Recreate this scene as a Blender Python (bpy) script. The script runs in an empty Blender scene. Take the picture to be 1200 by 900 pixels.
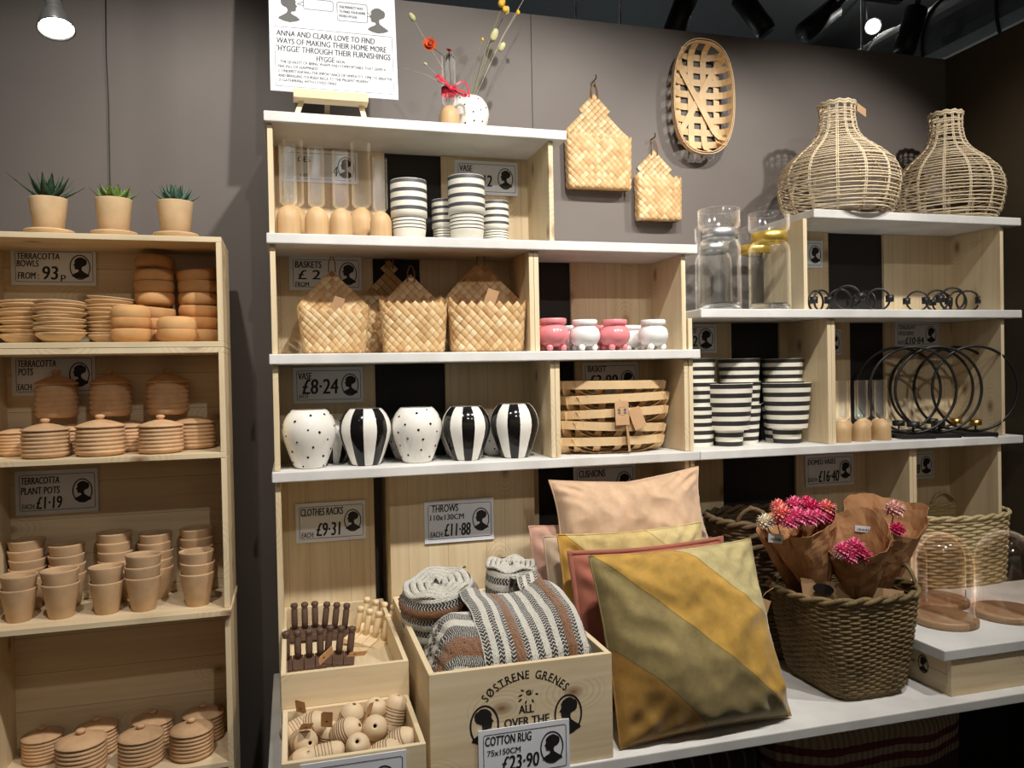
import bpy, math, random
from mathutils import Vector, Matrix, Euler
random.seed(11)
PI = math.pi
SC = bpy.context.scene
COL = SC.collection

# ---------------------------------------------------------------- camera
F_PX, YAW, PITCH, ROLL = 925.0, 0.27253, 0.013556, -0.019161
EYE = Vector((0, 0, 1.5))
cy_, sy_ = math.cos(YAW), math.sin(YAW)
cp_, sp_ = math.cos(PITCH), math.sin(PITCH)
cr_, sr_ = math.cos(ROLL), math.sin(ROLL)
FWD = Vector((sy_*cp_, cy_*cp_, -sp_))
R0 = Vector((cy_, -sy_, 0)); U0 = R0.cross(FWD)
RGT = R0*cr_ + U0*sr_; UPV = -R0*sr_ + U0*cr_
cam_d = bpy.data.cameras.new('camera'); cam = bpy.data.objects.new('camera', cam_d); COL.objects.link(cam)
cam_d.sensor_fit = 'HORIZONTAL'; cam_d.sensor_width = 36; cam_d.lens = 36*F_PX/1200
cam_d.clip_start = .02; cam_d.clip_end = 60
m3 = Matrix((RGT, UPV, -FWD)).transposed()
cam.matrix_world = Matrix.Translation(EYE) @ m3.to_4x4()
SC.camera = cam

# ---------------------------------------------------------------- light
vs = SC.view_settings
vs.view_transform = 'Standard'; vs.look = 'None'; vs.gamma = 1; vs.use_curve_mapping = False
vs.exposure = 0.3
SC.cycles.max_bounces = 10; SC.cycles.transmission_bounces = 10; SC.cycles.transparent_max_bounces = 12
SC.cycles.caustics_refractive = False; SC.cycles.caustics_reflective = False
SC.cycles.sample_clamp_indirect = 4
wd = bpy.data.worlds.new('shop_ambient'); SC.world = wd; wd.use_nodes = True
wd.node_tree.nodes['Background'].inputs[0].default_value = (1.0, .93, .84, 1)
wd.node_tree.nodes['Background'].inputs[1].default_value = 0.02

def spot(name, loc, tgt, power, ang=60, blend=.5, rad=.035, col=(1, .955, .885)):
    d = bpy.data.lights.new(name, 'SPOT'); d.energy = power; d.spot_size = math.radians(ang); d.spot_blend = blend
    d.shadow_soft_size = rad; d.color = col
    o = bpy.data.objects.new(name, d); COL.objects.link(o); o.location = loc
    o.rotation_euler = (Vector(tgt)-Vector(loc)).to_track_quat('-Z', 'Y').to_euler()
    return o
LIGHTS = [  # ceiling track spots of the shop, in front of the shelves and above the photographer
    ((-.40, 1.00, 3.25), (-.50, 2.4, 1.60), 62, 70),
    ((.60, .98, 3.25), (.40, 2.4, 1.75), 104, 76),
    ((1.35, 1.02, 3.25), (1.10, 2.4, 1.55), 88, 74),
    ((2.30, 1.05, 3.25), (1.90, 2.4, 1.55), 88, 70),
    ((1.5, -.4, 3.25), (1.6, 2.5, 1.5), 36, 44),
    ((.45, -.4, 3.25), (.3, 2.4, 1.5), 40, 46),
]
for i, (l, t, p, a) in enumerate(LIGHTS): spot('track_spot_light', l, t, p, a)

# ---------------------------------------------------------------- pixel helpers (points on real planes)
def ray(x, y): return FWD + RGT*((x-600)/F_PX) - UPV*((y-450)/F_PX)
def W(x, y, Y=None, Z=None, X=None):
    d = ray(x, y)
    t = (Y/d.y) if Y is not None else ((Z-EYE.z)/d.z if Z is not None else X/d.x)
    return EYE + d*t
def XY(x, Y, y=400): return W(x, y, Y=Y).x
def cyl(x0, x1, Y, y=400):
    """centre X and radius of an upright round thing whose axis stands at depth Y and whose sides show at x0 and x1"""
    a, b = (math.atan2(d.x, d.y) for d in (ray(x0, y), ray(x1, y)))
    c = (a+b)/2; X = Y*math.tan(c)
    return X, math.hypot(X, Y)*math.sin((b-a)/2)

# ---------------------------------------------------------------- objects
def link(o): COL.objects.link(o); return o
def tag(o, label=None, cat=None, group=None, kind=None):
    if label: o['label'] = label
    if cat: o['category'] = cat
    if group: o['group'] = group
    if kind: o['kind'] = kind
    return o
def thing(name, label, cat, loc=(0, 0, 0), rz=0, group=None):
    o = link(bpy.data.objects.new(name, None)); o.empty_display_size = .05
    o.location = loc; o.rotation_euler = (0, 0, rz)
    return tag(o, label, cat, group)
def copy_tree(o, parent=None):
    c = link(o.copy())
    if parent: c.parent = parent
    for ch in list(o.children): copy_tree(ch, c)
    return c
PROTO = {}
def place(key, build, loc, rot=0, label=None, cat=None, group=None, scale=1):
    """first call builds the thing at the origin; later calls copy it with its parts"""
    if key not in PROTO:
        o = build(); PROTO[key] = o
    else:
        o = copy_tree(PROTO[key])
        for k in ('label', 'category', 'group'):
            if k in o: del o[k]
    o.location = loc
    o.rotation_euler = rot if isinstance(rot, (tuple, list)) else (0, 0, rot)
    o.scale = (scale,)*3
    return tag(o, label, cat, group)
ORD = ['first', 'second', 'third', 'fourth', 'fifth', 'sixth', 'seventh', 'eighth', 'ninth', 'tenth', 'eleventh', 'twelfth', 'thirteenth', 'fourteenth']
def stackword(i, n):
    """i counted from the bottom"""
    if n == 1: return 'single'
    if i == n-1: return 'topmost'
    if i == 0: return 'bottom'
    k = n-1-i
    return ORD[k] + ' from top'

class MB:
    def __init__(s): s.v = []; s.f = []; s.m = []; s.st = None; s.T = None; s.sm = []
    def add(s, vs, fs, mi=0, smooth=False):
        b = len(s.v)
        if s.T is not None: vs = [s.T @ Vector(v) for v in vs]
        s.v += [tuple(v) for v in vs]
        for k, f in enumerate(fs):
            s.f.append(tuple(b+i for i in f)); s.m.append(mi[k] if isinstance(mi, list) else mi); s.sm.append(smooth)
        return b
    def box(s, x0, x1, y0, y1, z0, z1, mi=0, T=None):
        vs = [(x, y, z) for x in (x0, x1) for y in (y0, y1) for z in (z0, z1)]
        if T is not None: vs = [T @ Vector(v) for v in vs]
        s.add(vs, [(0, 1, 3, 2), (4, 6, 7, 5), (0, 4, 5, 1), (2, 3, 7, 6), (0, 2, 6, 4), (1, 5, 7, 3)], mi)
    def lathe(s, prof, n=32, mi=0, T=None, wob=None, smooth=True):
        """prof: (r, z) list; r == 0 closes; mi may be list per profile segment"""
        vs = []; idx = []
        for r, z in prof:
            if r < 1e-7: idx.append([len(vs)]*n); vs.append((0, 0, z))
            else:
                row = []
                for k in range(n):
                    a = 2*PI*k/n; rr, zz = (wob(r, z, a) if wob else (r, z))
                    row.append(len(vs)); vs.append((rr*math.cos(a), rr*math.sin(a), zz))
                idx.append(row)
        fs = []; ms = []
        for j in range(len(prof)-1):
            a, b = idx[j], idx[j+1]
            for k in range(n):
                k2 = (k+1) % n
                q = [a[k], a[k2], b[k2], b[k]]; u = []
                for t in q:
                    if t not in u: u.append(t)
                if len(u) > 2: fs.append(tuple(u)); ms.append(mi(j, k) if callable(mi) else mi[j] if isinstance(mi, (list, tuple)) else mi)
        if T is not None: vs = [T @ Vector(v) for v in vs]
        s.add(vs, fs, ms, smooth)
    def tube(s, pts, r, n=6, closed=False, mi=0, rf=None):
        pts = [Vector(p) for p in pts]; N = len(pts); vs = []
        up = None
        for i, p in enumerate(pts):
            a = pts[(i-1) % N] if (closed or i > 0) else p
            b = pts[(i+1) % N] if (closed or i < N-1) else p
            t = (b-a).normalized() if (b-a).length > 1e-9 else Vector((0, 0, 1))
            if up is None:
                up = t.orthogonal().normalized()
            up = (up - t*up.dot(t))
            up = up.normalized() if up.length > 1e-6 else t.orthogonal().normalized()
            w = t.cross(up); rr = rf(i/(max(1, N-1)))*r if rf else r
            for k in range(n):
                c = 2*PI*k/n; vs.append(p + (up*math.cos(c)+w*math.sin(c))*rr)
        fs = []
        for i in range(N if closed else N-1):
            j = (i+1) % N
            for k in range(n):
                k2 = (k+1) % n; fs.append((i*n+k, i*n+k2, j*n+k2, j*n+k))
        if not closed: fs += [tuple(range(n-1, -1, -1)), tuple((N-1)*n+k for k in range(n))]
        s.add(vs, fs, mi, True)
    def prism(s, poly, d0, d1, axis='y', mi=0):
        """2-D outline (u, w) in XZ (axis y) or XY (axis z), extruded d0..d1"""
        n = len(poly)
        g = (lambda u, w, d: (u, d, w)) if axis == 'y' else (lambda u, w, d: (u, w, d))
        vs = [g(u, w, d0) for u, w in poly] + [g(u, w, d1) for u, w in poly]
        fs = [tuple(range(n)), tuple(range(2*n-1, n-1, -1))] + [(i, n+i, n+(i+1) % n, (i+1) % n) for i in range(n)]
        s.add(vs, fs, mi)
    def ball(s, c, r, nu=12, nv=8, mi=0, sc=(1, 1, 1)):
        prof = [(r*math.sin(PI*j/nv), -r*math.cos(PI*j/nv)) for j in range(nv+1)]
        prof[0] = (0, -r); prof[-1] = (0, r)
        s.lathe(prof, nu, mi, Matrix.Translation(c) @ Matrix.Diagonal((*sc, 1)))
    def sheet(s, fn, nu, nv, mi=0, smooth=True, closeu=False, mif=None):
        vs = [fn(i/(nu if closeu else nu-1), j/(nv-1)) for j in range(nv) for i in range(nu)]
        fs = []; ms = []
        for j in range(nv-1):
            for i in range(nu if closeu else nu-1):
                i2 = (i+1) % nu
                fs.append((j*nu+i, j*nu+i2, (j+1)*nu+i2, (j+1)*nu+i)); ms.append(mif(i/nu, j/nv) if mif else mi)
        s.add(vs, fs, ms, smooth)
    def build(s, name, mats, parent=None, bevel=0, attr=None, solid=0, sub=0):
        me = bpy.data.meshes.new(name); me.from_pydata(s.v, [], s.f)
        mats = mats if isinstance(mats, (list, tuple)) else [mats]
        for m in mats: me.materials.append(m)
        me.polygons.foreach_set('material_index', s.m)
        me.polygons.foreach_set('use_smooth', s.sm)
        if attr:
            for an, vals in attr.items():
                a = me.attributes.new(an, 'FLOAT_VECTOR', 'POINT'); a.data.foreach_set('vector', [c for v in vals for c in v])
        me.update()
        import bmesh
        bm = bmesh.new(); bm.from_mesh(me); bmesh.ops.recalc_face_normals(bm, faces=bm.faces); bm.to_mesh(me); bm.free()
        o = link(bpy.data.objects.new(name, me))
        if parent: o.parent = parent
        if solid:
            d = o.modifiers.new('solid', 'SOLIDIFY'); d.thickness = solid; d.offset = 0
        if sub:
            d = o.modifiers.new('sub', 'SUBSURF'); d.levels = sub; d.render_levels = sub
        if bevel:
            d = o.modifiers.new('bevel', 'BEVEL'); d.width = bevel; d.segments = 2; d.limit_method = 'ANGLE'; d.angle_limit = math.radians(40)
        return o
def struct(name, mb, mat, **k):
    o = mb.build(name, mat, **k); o['kind'] = 'structure'; return o

# ---------------------------------------------------------------- materials
def lin(c):
    return tuple(((x/255)/12.92 if x/255 <= .04045 else ((x/255+.055)/1.055)**2.4) for x in c)
class NT:
    def __init__(s, name):
        s.mat = bpy.data.materials.new(name); s.mat.use_nodes = True; s.t = s.mat.node_tree; s.n = s.t.nodes
        s.bsdf = s.n['Principled BSDF']
    def node(s, kind, **props):
        n = s.n.new(kind)
        for k, v in props.items(): setattr(n, k, v)
        return n
    def link(s, a, b): s.t.links.new(a, b)
    def setin(s, sock, v):
        if hasattr(v, 'is_output') or isinstance(v, bpy.types.NodeSocket): s.link(v, sock)
        else: sock.default_value = (*v, 1) if (isinstance(v, tuple) and len(v) == 3 and sock.type == 'RGBA') else v
    def math(s, op, a, b=0.0, c=None):
        n = s.node('ShaderNodeMath', operation=op); s.setin(n.inputs[0], a); s.setin(n.inputs[1], b)
        if c is not None: s.setin(n.inputs[2], c)
        return n.outputs[0]
    def mix(s, f, a, b, blend='MIX'):
        n = s.node('ShaderNodeMix', data_type='RGBA', blend_type=blend)
        s.setin(n.inputs[0], f); s.setin(n.inputs[6], a); s.setin(n.inputs[7], b); return n.outputs[2]
    def obj(s, scale=(1, 1, 1), rnd=True):
        tc = s.node('ShaderNodeTexCoord'); mp = s.node('ShaderNodeMapping'); s.link(tc.outputs['Object'], mp.inputs[0])
        mp.inputs['Scale'].default_value = scale
        if rnd:
            oi = s.node('ShaderNodeObjectInfo'); m = s.math('MULTIPLY', oi.outputs['Random'], 37.0)
            cb = s.node('ShaderNodeCombineXYZ')
            for i in range(3): s.link(m, cb.inputs[i])
            s.link(cb.outputs[0], mp.inputs['Location'])
        return mp.outputs[0]
    def noise(s, vec, scale, detail=3, rough=.5, dist=0):
        n = s.node('ShaderNodeTexNoise'); s.link(vec, n.inputs['Vector'])
        n.inputs['Scale'].default_value = scale; n.inputs['Detail'].default_value = detail
        n.inputs['Roughness'].default_value = rough; n.inputs['Distortion'].default_value = dist
        return n.outputs['Fac']
    def ramp(s, fac, stops, interp='LINEAR'):
        n = s.node('ShaderNodeValToRGB'); s.link(fac, n.inputs[0]); r = n.color_ramp; r.interpolation = interp
        while len(r.elements) < len(stops): r.elements.new(.5)
        for e, (p, c) in zip(r.elements, stops): e.position = p; e.color = (*c, 1)
        return n.outputs[0]
    def bump(s, h, strength=.3, dist=.002):
        n = s.node('ShaderNodeBump'); s.link(h, n.inputs['Height']); n.inputs['Strength'].default_value = strength; n.inputs['Distance'].default_value = dist
        s.link(n.outputs[0], s.bsdf.inputs['Normal'])
    def fin(s, col=None, rough=.5, **k):
        if col is not None: s.setin(s.bsdf.inputs['Base Color'], col)
        s.setin(s.bsdf.inputs['Roughness'], rough)
        for kk, v in k.items(): s.setin(s.bsdf.inputs[kk.replace('_', ' ')], v)
        return s.mat
def plain(name, rgb, rough=.5, var=.08, nscale=30, bump=0, bscale=200, tones=None, **k):
    t = NT(name); c = lin(rgb); v = t.obj()
    n = t.noise(v, nscale, 3)
    lo = tuple(x*(1-var) for x in c); hi = tuple(min(1, x*(1+var)) for x in c)
    if bump: t.bump(t.noise(v, bscale, 2), bump, .001)
    col = t.ramp(n, [(.3, lo), (.7, hi)])
    if tones:
        oi = t.node('ShaderNodeObjectInfo'); col = t.mix(1.0, col, t.ramp(oi.outputs['Random'], tones), 'MULTIPLY')
    return t.fin(col, rough, **k)
def pine(name, grain='z', base=(228, 209, 174), plank=None, pw=.1, knots=True):
    """planed pine: streaks along the grain, knots, board seams across axis `plank`"""
    t = NT(name); ax = 'xyz'.index(grain)
    sc = [1, 1, 1]; sc[ax] = .07
    v = t.obj(tuple(sc))
    c = lin(base)
    n1 = t.noise(v, 22, 4, .6, .6)
    col = t.ramp(n1, [(.25, tuple(x*f for x, f in zip(c, (.84, .79, .71)))), (.5, c), (.75, tuple(min(1, x*f) for x, f in zip(c, (1.06, 1.09, 1.13))))])
    w = t.node('ShaderNodeTexWave', wave_type='BANDS', bands_direction={'x': 'Z', 'y': 'X', 'z': 'X'}[grain]); t.link(v, w.inputs['Vector'])
    w.inputs['Scale'].default_value = 14; w.inputs['Distortion'].default_value = 9; w.inputs['Detail'].default_value = 2; w.inputs['Detail Scale'].default_value = 1.2
    col = t.mix(t.math('MULTIPLY', w.outputs['Fac'], .16), col, tuple(x*f for x, f in zip(c, (.78, .66, .5))))
    if knots:
        v2 = t.obj((1, 1, 1)); sx = t.node('ShaderNodeSeparateXYZ'); t.link(v2, sx.inputs[0]); X_, Y_, Z_ = sx.outputs
        across, along = {'z': (t.math('ADD', X_, Y_), Z_), 'x': (t.math('ADD', Z_, Y_), X_), 'y': (t.math('ADD', X_, Z_), Y_)}[grain]
        cb2 = t.node('ShaderNodeCombineXYZ'); t.link(across, cb2.inputs[0]); t.link(t.math('MULTIPLY', along, .6), cb2.inputs[1])
        vo = t.node('ShaderNodeTexVoronoi', feature='F1', voronoi_dimensions='2D'); t.link(cb2.outputs[0], vo.inputs['Vector'])
        vo.inputs['Scale'].default_value = 6.0
        sep = t.node('ShaderNodeSeparateColor'); t.link(vo.outputs['Color'], sep.inputs[0])
        on = t.math('GREATER_THAN', sep.outputs[0], .5)
        core = t.math('MULTIPLY', t.math('SUBTRACT', 1.0, t.math('SMOOTH_MIN', 1.0, t.math('MULTIPLY', vo.outputs['Distance'], 8.5), .25)), on)
        col = t.mix(t.math('MAXIMUM', t.math('MULTIPLY', core, .95), 0.0), col, lin((128, 84, 48)))
        halo = t.math('MULTIPLY', t.math('MULTIPLY', t.math('LESS_THAN', vo.outputs['Distance'], .30), on), t.math('GREATER_THAN', t.math('SINE', t.math('MULTIPLY', vo.outputs['Distance'], 110.0)), .45))
        col = t.mix(t.math('MULTIPLY', halo, .16), col, lin((150, 100, 60)))
    if plank:
        raw = t.node('ShaderNodeTexCoord'); sp = t.node('ShaderNodeSeparateXYZ'); t.link(raw.outputs['Object'], sp.inputs[0])
        q = t.math('DIVIDE', t.math('ADD', sp.outputs['XYZ'.index(plank.upper())], 5.013), pw)
        fl = t.math('FLOOR', q); fr = t.math('FRACT', q)
        wn = t.node('ShaderNodeTexWhiteNoise', noise_dimensions='1D'); t.link(fl, wn.inputs['W'])
        col = t.mix(t.math('MULTIPLY', wn.outputs['Value'], .32), col, tuple(x*f for x, f in zip(c, (.72, .62, .5))))
        seam = t.math('LESS_THAN', fr, .012)
        col = t.mix(t.math('MULTIPLY', seam, .7), col, lin((70, 45, 25)))
    t.bump(n1, .12, .001)
    return t.fin(col, .55)
M = {}
M['pine_v'] = pine('pine_upright_grain', 'z')
M['pine_y'] = pine('pine_depth_grain', 'y')
M['pine_x'] = pine('pine_level_grain', 'x')
M['pine_back_v'] = pine('pine_upright_boards', 'z', plank='x', pw=.062)
M['pine_back_h'] = pine('pine_level_boards', 'x', plank='z', pw=.105)
M['pine_side_h'] = pine('pine_side_level_boards', 'y', plank='z', pw=.13)
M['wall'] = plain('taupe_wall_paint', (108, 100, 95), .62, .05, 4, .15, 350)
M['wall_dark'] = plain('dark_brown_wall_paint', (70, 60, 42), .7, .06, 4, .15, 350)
M['black_gap'] = plain('dark_gap_shade', (30, 26, 24), .7)
M['ceiling'] = plain('black_ceiling_paint', (62, 66, 66), .7)
M['duct'] = plain('dark_grey_duct_metal', (84, 86, 84), .35, Metallic=.4)
M['shop_wall'] = plain('pale_shop_wall', (214, 206, 196), .7, .04, 3)
M['floor'] = plain('dark_floor', (70, 64, 58), .5, .12, 6)
def canvas():
    t = NT('white_canvas'); v = t.obj((1, 1, 1))
    a = t.noise(t.obj((900, 60, 900)), 1, 1); b = t.noise(t.obj((60, 900, 900)), 1, 1)
    f = t.math('ADD', a, b)
    n = t.noise(v, 9, 4)
    t.bump(f, .25, .0006)
    col = t.ramp(n, [(.3, lin((208, 206, 203))), (.65, lin((226, 225, 222)))])
    col = t.mix(t.math('MULTIPLY', a, .12), col, lin((190, 188, 184)))
    return t.fin(col, .75)
M['canvas'] = canvas()
M['paper'] = plain('white_card', (234, 238, 246), .6, .02)
M['ink'] = plain('black_ink', (28, 24, 24), .6, .02)
M['ink_grey'] = plain('grey_ink', (92, 92, 90), .6, .02)
M['terracotta'] = plain('pale_terracotta', (212, 174, 134), .8, .12, 25, .2, 240, tones=[(0, (.86, .84, .82)), (.5, (1, .97, .92)), (1, (.95, .93, .90))])
M['terracotta_pot'] = plain('sandy_terracotta', (204, 172, 136), .85, .14, 18, .2, 240, tones=[(0, (.86, .84, .82)), (.5, (1, .97, .92)), (1, (.95, .93, .90))])
M['terracotta_plate'] = plain('cream_terracotta', (222, 192, 152), .8, .1, 20, .15, 240, tones=[(0, (.86, .84, .82)), (.5, (1, .97, .92)), (1, (.95, .93, .90))])
M['terracotta_bowl'] = plain('orange_terracotta', (214, 168, 114), .8, .14, 15, .15, 240, tones=[(0, (1.0, .80, .62)), (.35, (.88, .80, .74)), (.7, (1, 1, 1)), (1, (1.0, .88, .74))])
M['white_glaze'] = plain('white_glaze', (240, 236, 228), .15, .02)
M['black_glaze'] = plain('black_glaze', (24, 22, 22), .12, .02)
M['matt_white'] = plain('matt_white_ceramic', (232, 228, 214), .5, .03)
M['matt_grey'] = plain('charcoal_band', (74, 74, 78), .5, .05)
M['matt_black'] = plain('black_band', (44, 41, 40), .5, .05)
M['pink'] = plain('pink_glaze', (232, 140, 146), .2, .03)
M['beech'] = pine('turned_beech', 'z', (206, 164, 118), knots=False)
M['black_metal'] = plain('black_powder_coat', (26, 25, 25), .45, .05)
M['brass'] = plain('brass', (214, 170, 92), .28, .04, Metallic=1.0)
M['gold'] = plain('gold_band', (232, 196, 96), .3, .04, Metallic=.75)
M['steel'] = plain('steel_band', (200, 200, 200), .3, .04, Metallic=.75)
M['kraft'] = plain('kraft_paper', (176, 128, 86), .8, .1, 14, .2, 90)
M['kraft_card'] = plain('kraft_card', (198, 158, 118), .8, .06)
def glass(name, col=(1, 1, 1), rough=0.0):
    t = NT(name); return t.fin(col, rough, Transmission_Weight=1.0, IOR=1.45)
def thin_glass(name, tint=(.985, .99, .99), edge=.6, speck=False):
    """thin blown-glass wall: see-through with a mirror sheen that grows at the edge"""
    t = NT(name); tr = t.node('ShaderNodeBsdfTransparent'); tr.inputs[0].default_value = (*tint, 1)
    gl = t.node('ShaderNodeBsdfGlossy'); gl.inputs['Roughness'].default_value = .03
    if speck:
        bp = t.node('ShaderNodeBump'); t.link(t.noise(t.obj((1, 1, .35)), 260, 2), bp.inputs['Height']); bp.inputs['Strength'].default_value = .9; bp.inputs['Distance'].default_value = .004
        t.link(bp.outputs[0], gl.inputs['Normal']); gl.inputs['Roughness'].default_value = .06
    lw = t.node('ShaderNodeLayerWeight'); lw.inputs[0].default_value = .5
    f = t.math('ADD', t.math('MULTIPLY', t.math('POWER', lw.outputs['Facing'], 2.6), edge), .035)
    t.link(f, gl.inputs['Color']); mx = t.node('ShaderNodeAddShader'); t.link(tr.outputs[0], mx.inputs[0]); t.link(gl.outputs[0], mx.inputs[1])
    t.link(mx.outputs[0], t.n['Material Output'].inputs[0]); return t.mat
M['glass_speck'] = thin_glass('speckled_glass', (.985, .99, .99), .6, True)
M['glass'] = thin_glass('clear_glass')
M['glass_smoke'] = thin_glass('faint_pink_glass', (.95, .925, .91), .42)
M['glass_solid'] = glass('solid_glass')
def emis(name, col, s):
    t = NT(name); return t.fin((0, 0, 0), .5, Emission_Color=col, Emission_Strength=s)
M['bulb'] = emis('lit_bulb', (1, .97, .93), 30)
M['lamp_grey'] = plain('grey_lamp_enamel', (120, 120, 118), .3, .03, Metallic=.6)
M['cord'] = plain('black_cord', (30, 28, 27), .7)

# ================================================================ the room
ZT = 2.763                                  # top edge of the partition walls
YW, XW = 2.67, 2.633
b = MB(); b.box(-3.0, XW, YW, YW+.08, 0, ZT)
struct('wall_back', b, M['wall'])
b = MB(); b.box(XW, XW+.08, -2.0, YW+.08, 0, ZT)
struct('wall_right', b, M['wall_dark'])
b = MB(); b.box(-3.4, 4.5, -3.2, 6.5, -.06, 0)
struct('floor', b, M['floor'])
b = MB(); b.box(-3.4, 5.5, -3.2, 8, 3.72, 3.8)
struct('ceiling', b, M['ceiling'])
for n, xa in enumerate((W(623, 80, Y=YW).x,), 1):      # panel joints in the back wall
    b = MB(); b.box(xa-.0012, xa+.0012, YW-.0012, YW+.004, 0, ZT)
    struct('trim_%d' % n, b, M['black_gap'])
# the rest of the shop behind the photographer: a pale wall, with unseen spots added to brighten reflections
b = MB(); b.box(-3.4, 5.5, -3.3, -3.2, 0, 3.72)
struct('wall_front', b, M['shop_wall'])
for k, x in enumerate((-1.8, .6, 3.0)):
    spot('added_wall_fill', (x, -1.6, 3.6), (x, -3.2, 1.5), 60, 110, .8, .08, (1, .96, .9))
# the void above the partition: a pale grey bulkhead, a big round duct, hanging rods and track spots
b = MB(); b.box(-3, 3.6, 5.6, 5.75, 2.2, 3.35); struct('trim_2', b, M['duct'])
b = MB()
p0, p1 = W(700, 150, Y=3.5), Vector((3.9, 2.2, 3.3))
t = thing('air_duct', 'big dark round ventilation duct running above the corner of the two walls', 'duct')
T = Matrix.Translation((3.3, 0, 3.05)) @ Matrix.Rotation(-PI/2, 4, 'X') @ Matrix.Rotation(.0, 4, 'Z')
prof = [(0, -1)]
for k in range(18):
    y = -1+k*.42
    prof += [(.30, y), (.30, y+.40), (.312, y+.402), (.312, y+.418)]
prof += [(0, -1+18*.42)]
b.lathe(prof, 40, T=T, smooth=False); b.build('duct_pipe', M['duct'], t)
bb = MB(); bb.box(3.1, 3.5, 3.2, 3.23, 3.362, 3.72); bb.build('hanger_strap', M['black_metal'], t)
ROD = [(675, 'left of the two thin rods above the wall over the house baskets'), (727, 'right of the two thin rods above the wall over the house baskets'), (1010, 'thin bright rod above the wall left of the glowing spot lamp')]
for x, lab in ROD:
    p = W(x, 30 if x < 900 else 50, Y=2.72)
    b = MB(); b.tube([(p.x, 2.72, ZT), (p.x, 2.72, 3.72)], .004, 8)
    tag(b.build('suspension_rod', M['steel']), lab, 'rod', 'suspension rods above the wall')
def make_spot():
    t = thing('track_spotlight', None, None)
    b = MB(); b.lathe([(0, 0), (.05, 0), (.05, .2), (.043, .215), (0, .215)], 24, T=Matrix.Rotation(PI, 4, 'X') @ Matrix.Translation((0, 0, -.03))); b.build('lamp_can', M['black_metal'], t)
    b = MB(); b.tube([(0, 0, .03), (0, .02, .12), (0, .02, .2)], .012, 8); b.build('swivel_arm', M['black_metal'], t)
    b = MB(); b.lathe([(0, 0), (.042, 0), (.042, .004), (0, .004)], 24, T=Matrix.Translation((0, 0, -.187))); b.build('lens', M['glass_solid'], t)
    return t
def spot_at(x, y, Y, rot, lab, lit=False):
    p = W(x, y, Y=Y)
    o = place('spotcan', make_spot, p, rot, lab, 'spotlight', 'ceiling track spotlights')
    return o
spot_at(972, 14, 3.3, (.1, .9, 0), 'black ceiling spotlight left of the glowing lamp, tilted to the left')
spot_at(1072, 18, 3.1, (.15, .25, 0), 'black ceiling spotlight right of the glowing lamp')
spot_at(806, -6, 3.2, (.3, .3, 0), 'black ceiling spotlight above the oval basket, cut by the picture top')
spot_at(872, 2, 3.3, (-.3, -.5, 0), 'black ceiling spotlight with a bright rim right of the oval basket')
t = thing('lit_spotlight', 'round spot lamp glowing white in the dark ceiling', 'spotlight')
p = W(1023, 31, Y=3.9); dirn = (EYE-p).normalized().to_track_quat('Z', 'Y').to_matrix().to_4x4()
T = Matrix.Translation(p) @ dirn
b = MB(); b.lathe([(0, -.14), (.045, -.14), (.05, 0), (.046, .012), (.040, 0), (.036, -.03), (0, -.03)], 28, T=T); b.build('lamp_can', M['black_metal'], t)
b = MB(); b.lathe([(0, -.006), (.037, -.006), (.037, .002), (0, .002)], 28, T=T); b.build('lamp_face', M['bulb'], t)
b = MB(); b.tube([p+Vector((0, .05, .03)), (p.x, p.y+.06, 3.72)], .008, 8); b.build('drop_rod', M['black_metal'], t)
d_ = bpy.data.lights.new('lit_spotlight_glow', 'POINT'); d_.energy = 9; d_.shadow_soft_size = .04; d_.color = (1, .97, .92)
o_ = link(bpy.data.objects.new('lit_spotlight_glow', d_)); o_.location = p-Vector((.1, .35, .02))
# unseen point lights added behind the partition to brighten the bulkhead and ceiling void
for x_, y_ in ((.2, 5.2), (2.2, 5.0)):
    d_ = bpy.data.lights.new('added_void_fill', 'POINT'); d_.energy = 16; d_.shadow_soft_size = .1; d_.color = (.92, .98, 1)
    o_ = link(bpy.data.objects.new('added_void_fill', d_)); o_.location = (x_, y_, 2.2)
# lighting track
t = thing('lighting_track', 'long dark ceiling track that carries the spotlights', 'track')
b = MB(); b.box(1.4, 2.95, 3.25, 3.29, 3.30, 3.34, T=Matrix.Translation((0, 0, 0))); b.build('rail', M['black_metal'], t)
b = MB()
for x in (1.8,): b.tube([(x, 3.27, 3.33), (x, 3.27, 3.72)], .005, 6)
b.build('hanging_wire', M['black_metal'], t)

# pendant lamp, top left
p = W(66, 33, Y=1.55)
t = thing('pendant_lamp', 'grey metal pendant spot lamp glowing at the top left corner', 'lamp', p, 0)
T = Euler((-.3, -.14, 0)).to_matrix().to_4x4()
X0, r0 = cyl(43, 90, 1.55, 25)
k = r0/.04
outer = [(.0, .074), (.017, .074), (.017, .052), (.019, .050), (.027, .036), (.034, .018), (.039, 0), (.040, -.004), (.038, -.004), (.036, .0), (.031, .017), (.024, .033), (.014, .045), (0, .046)]
b = MB(); b.lathe([(r*k, z*k) for r, z in outer], 40, T=T); b.build('lamp_shade', M['lamp_grey'], t)
b = MB(); b.lathe([(0, .012*k), (.03*k, .012*k), (.03*k, .008*k), (0, .004*k)], 32, T=T); b.build('bulb', M['bulb'], t)
b = MB(); b.lathe([(0, .074*k), (.018*k, .074*k), (.018*k, .12*k), (.010*k, .125*k), (0, .125*k)], 24, T=T); b.build('socket', M['black_metal'], t)
q = T @ Vector((0, 0, .122*k))
b = MB(); b.tube([q, q+Vector((0, .01, .2)), (q.x, q.y+.01, 3.72-p.z)], .003, 6); b.build('cord', M['cord'], t)
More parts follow.
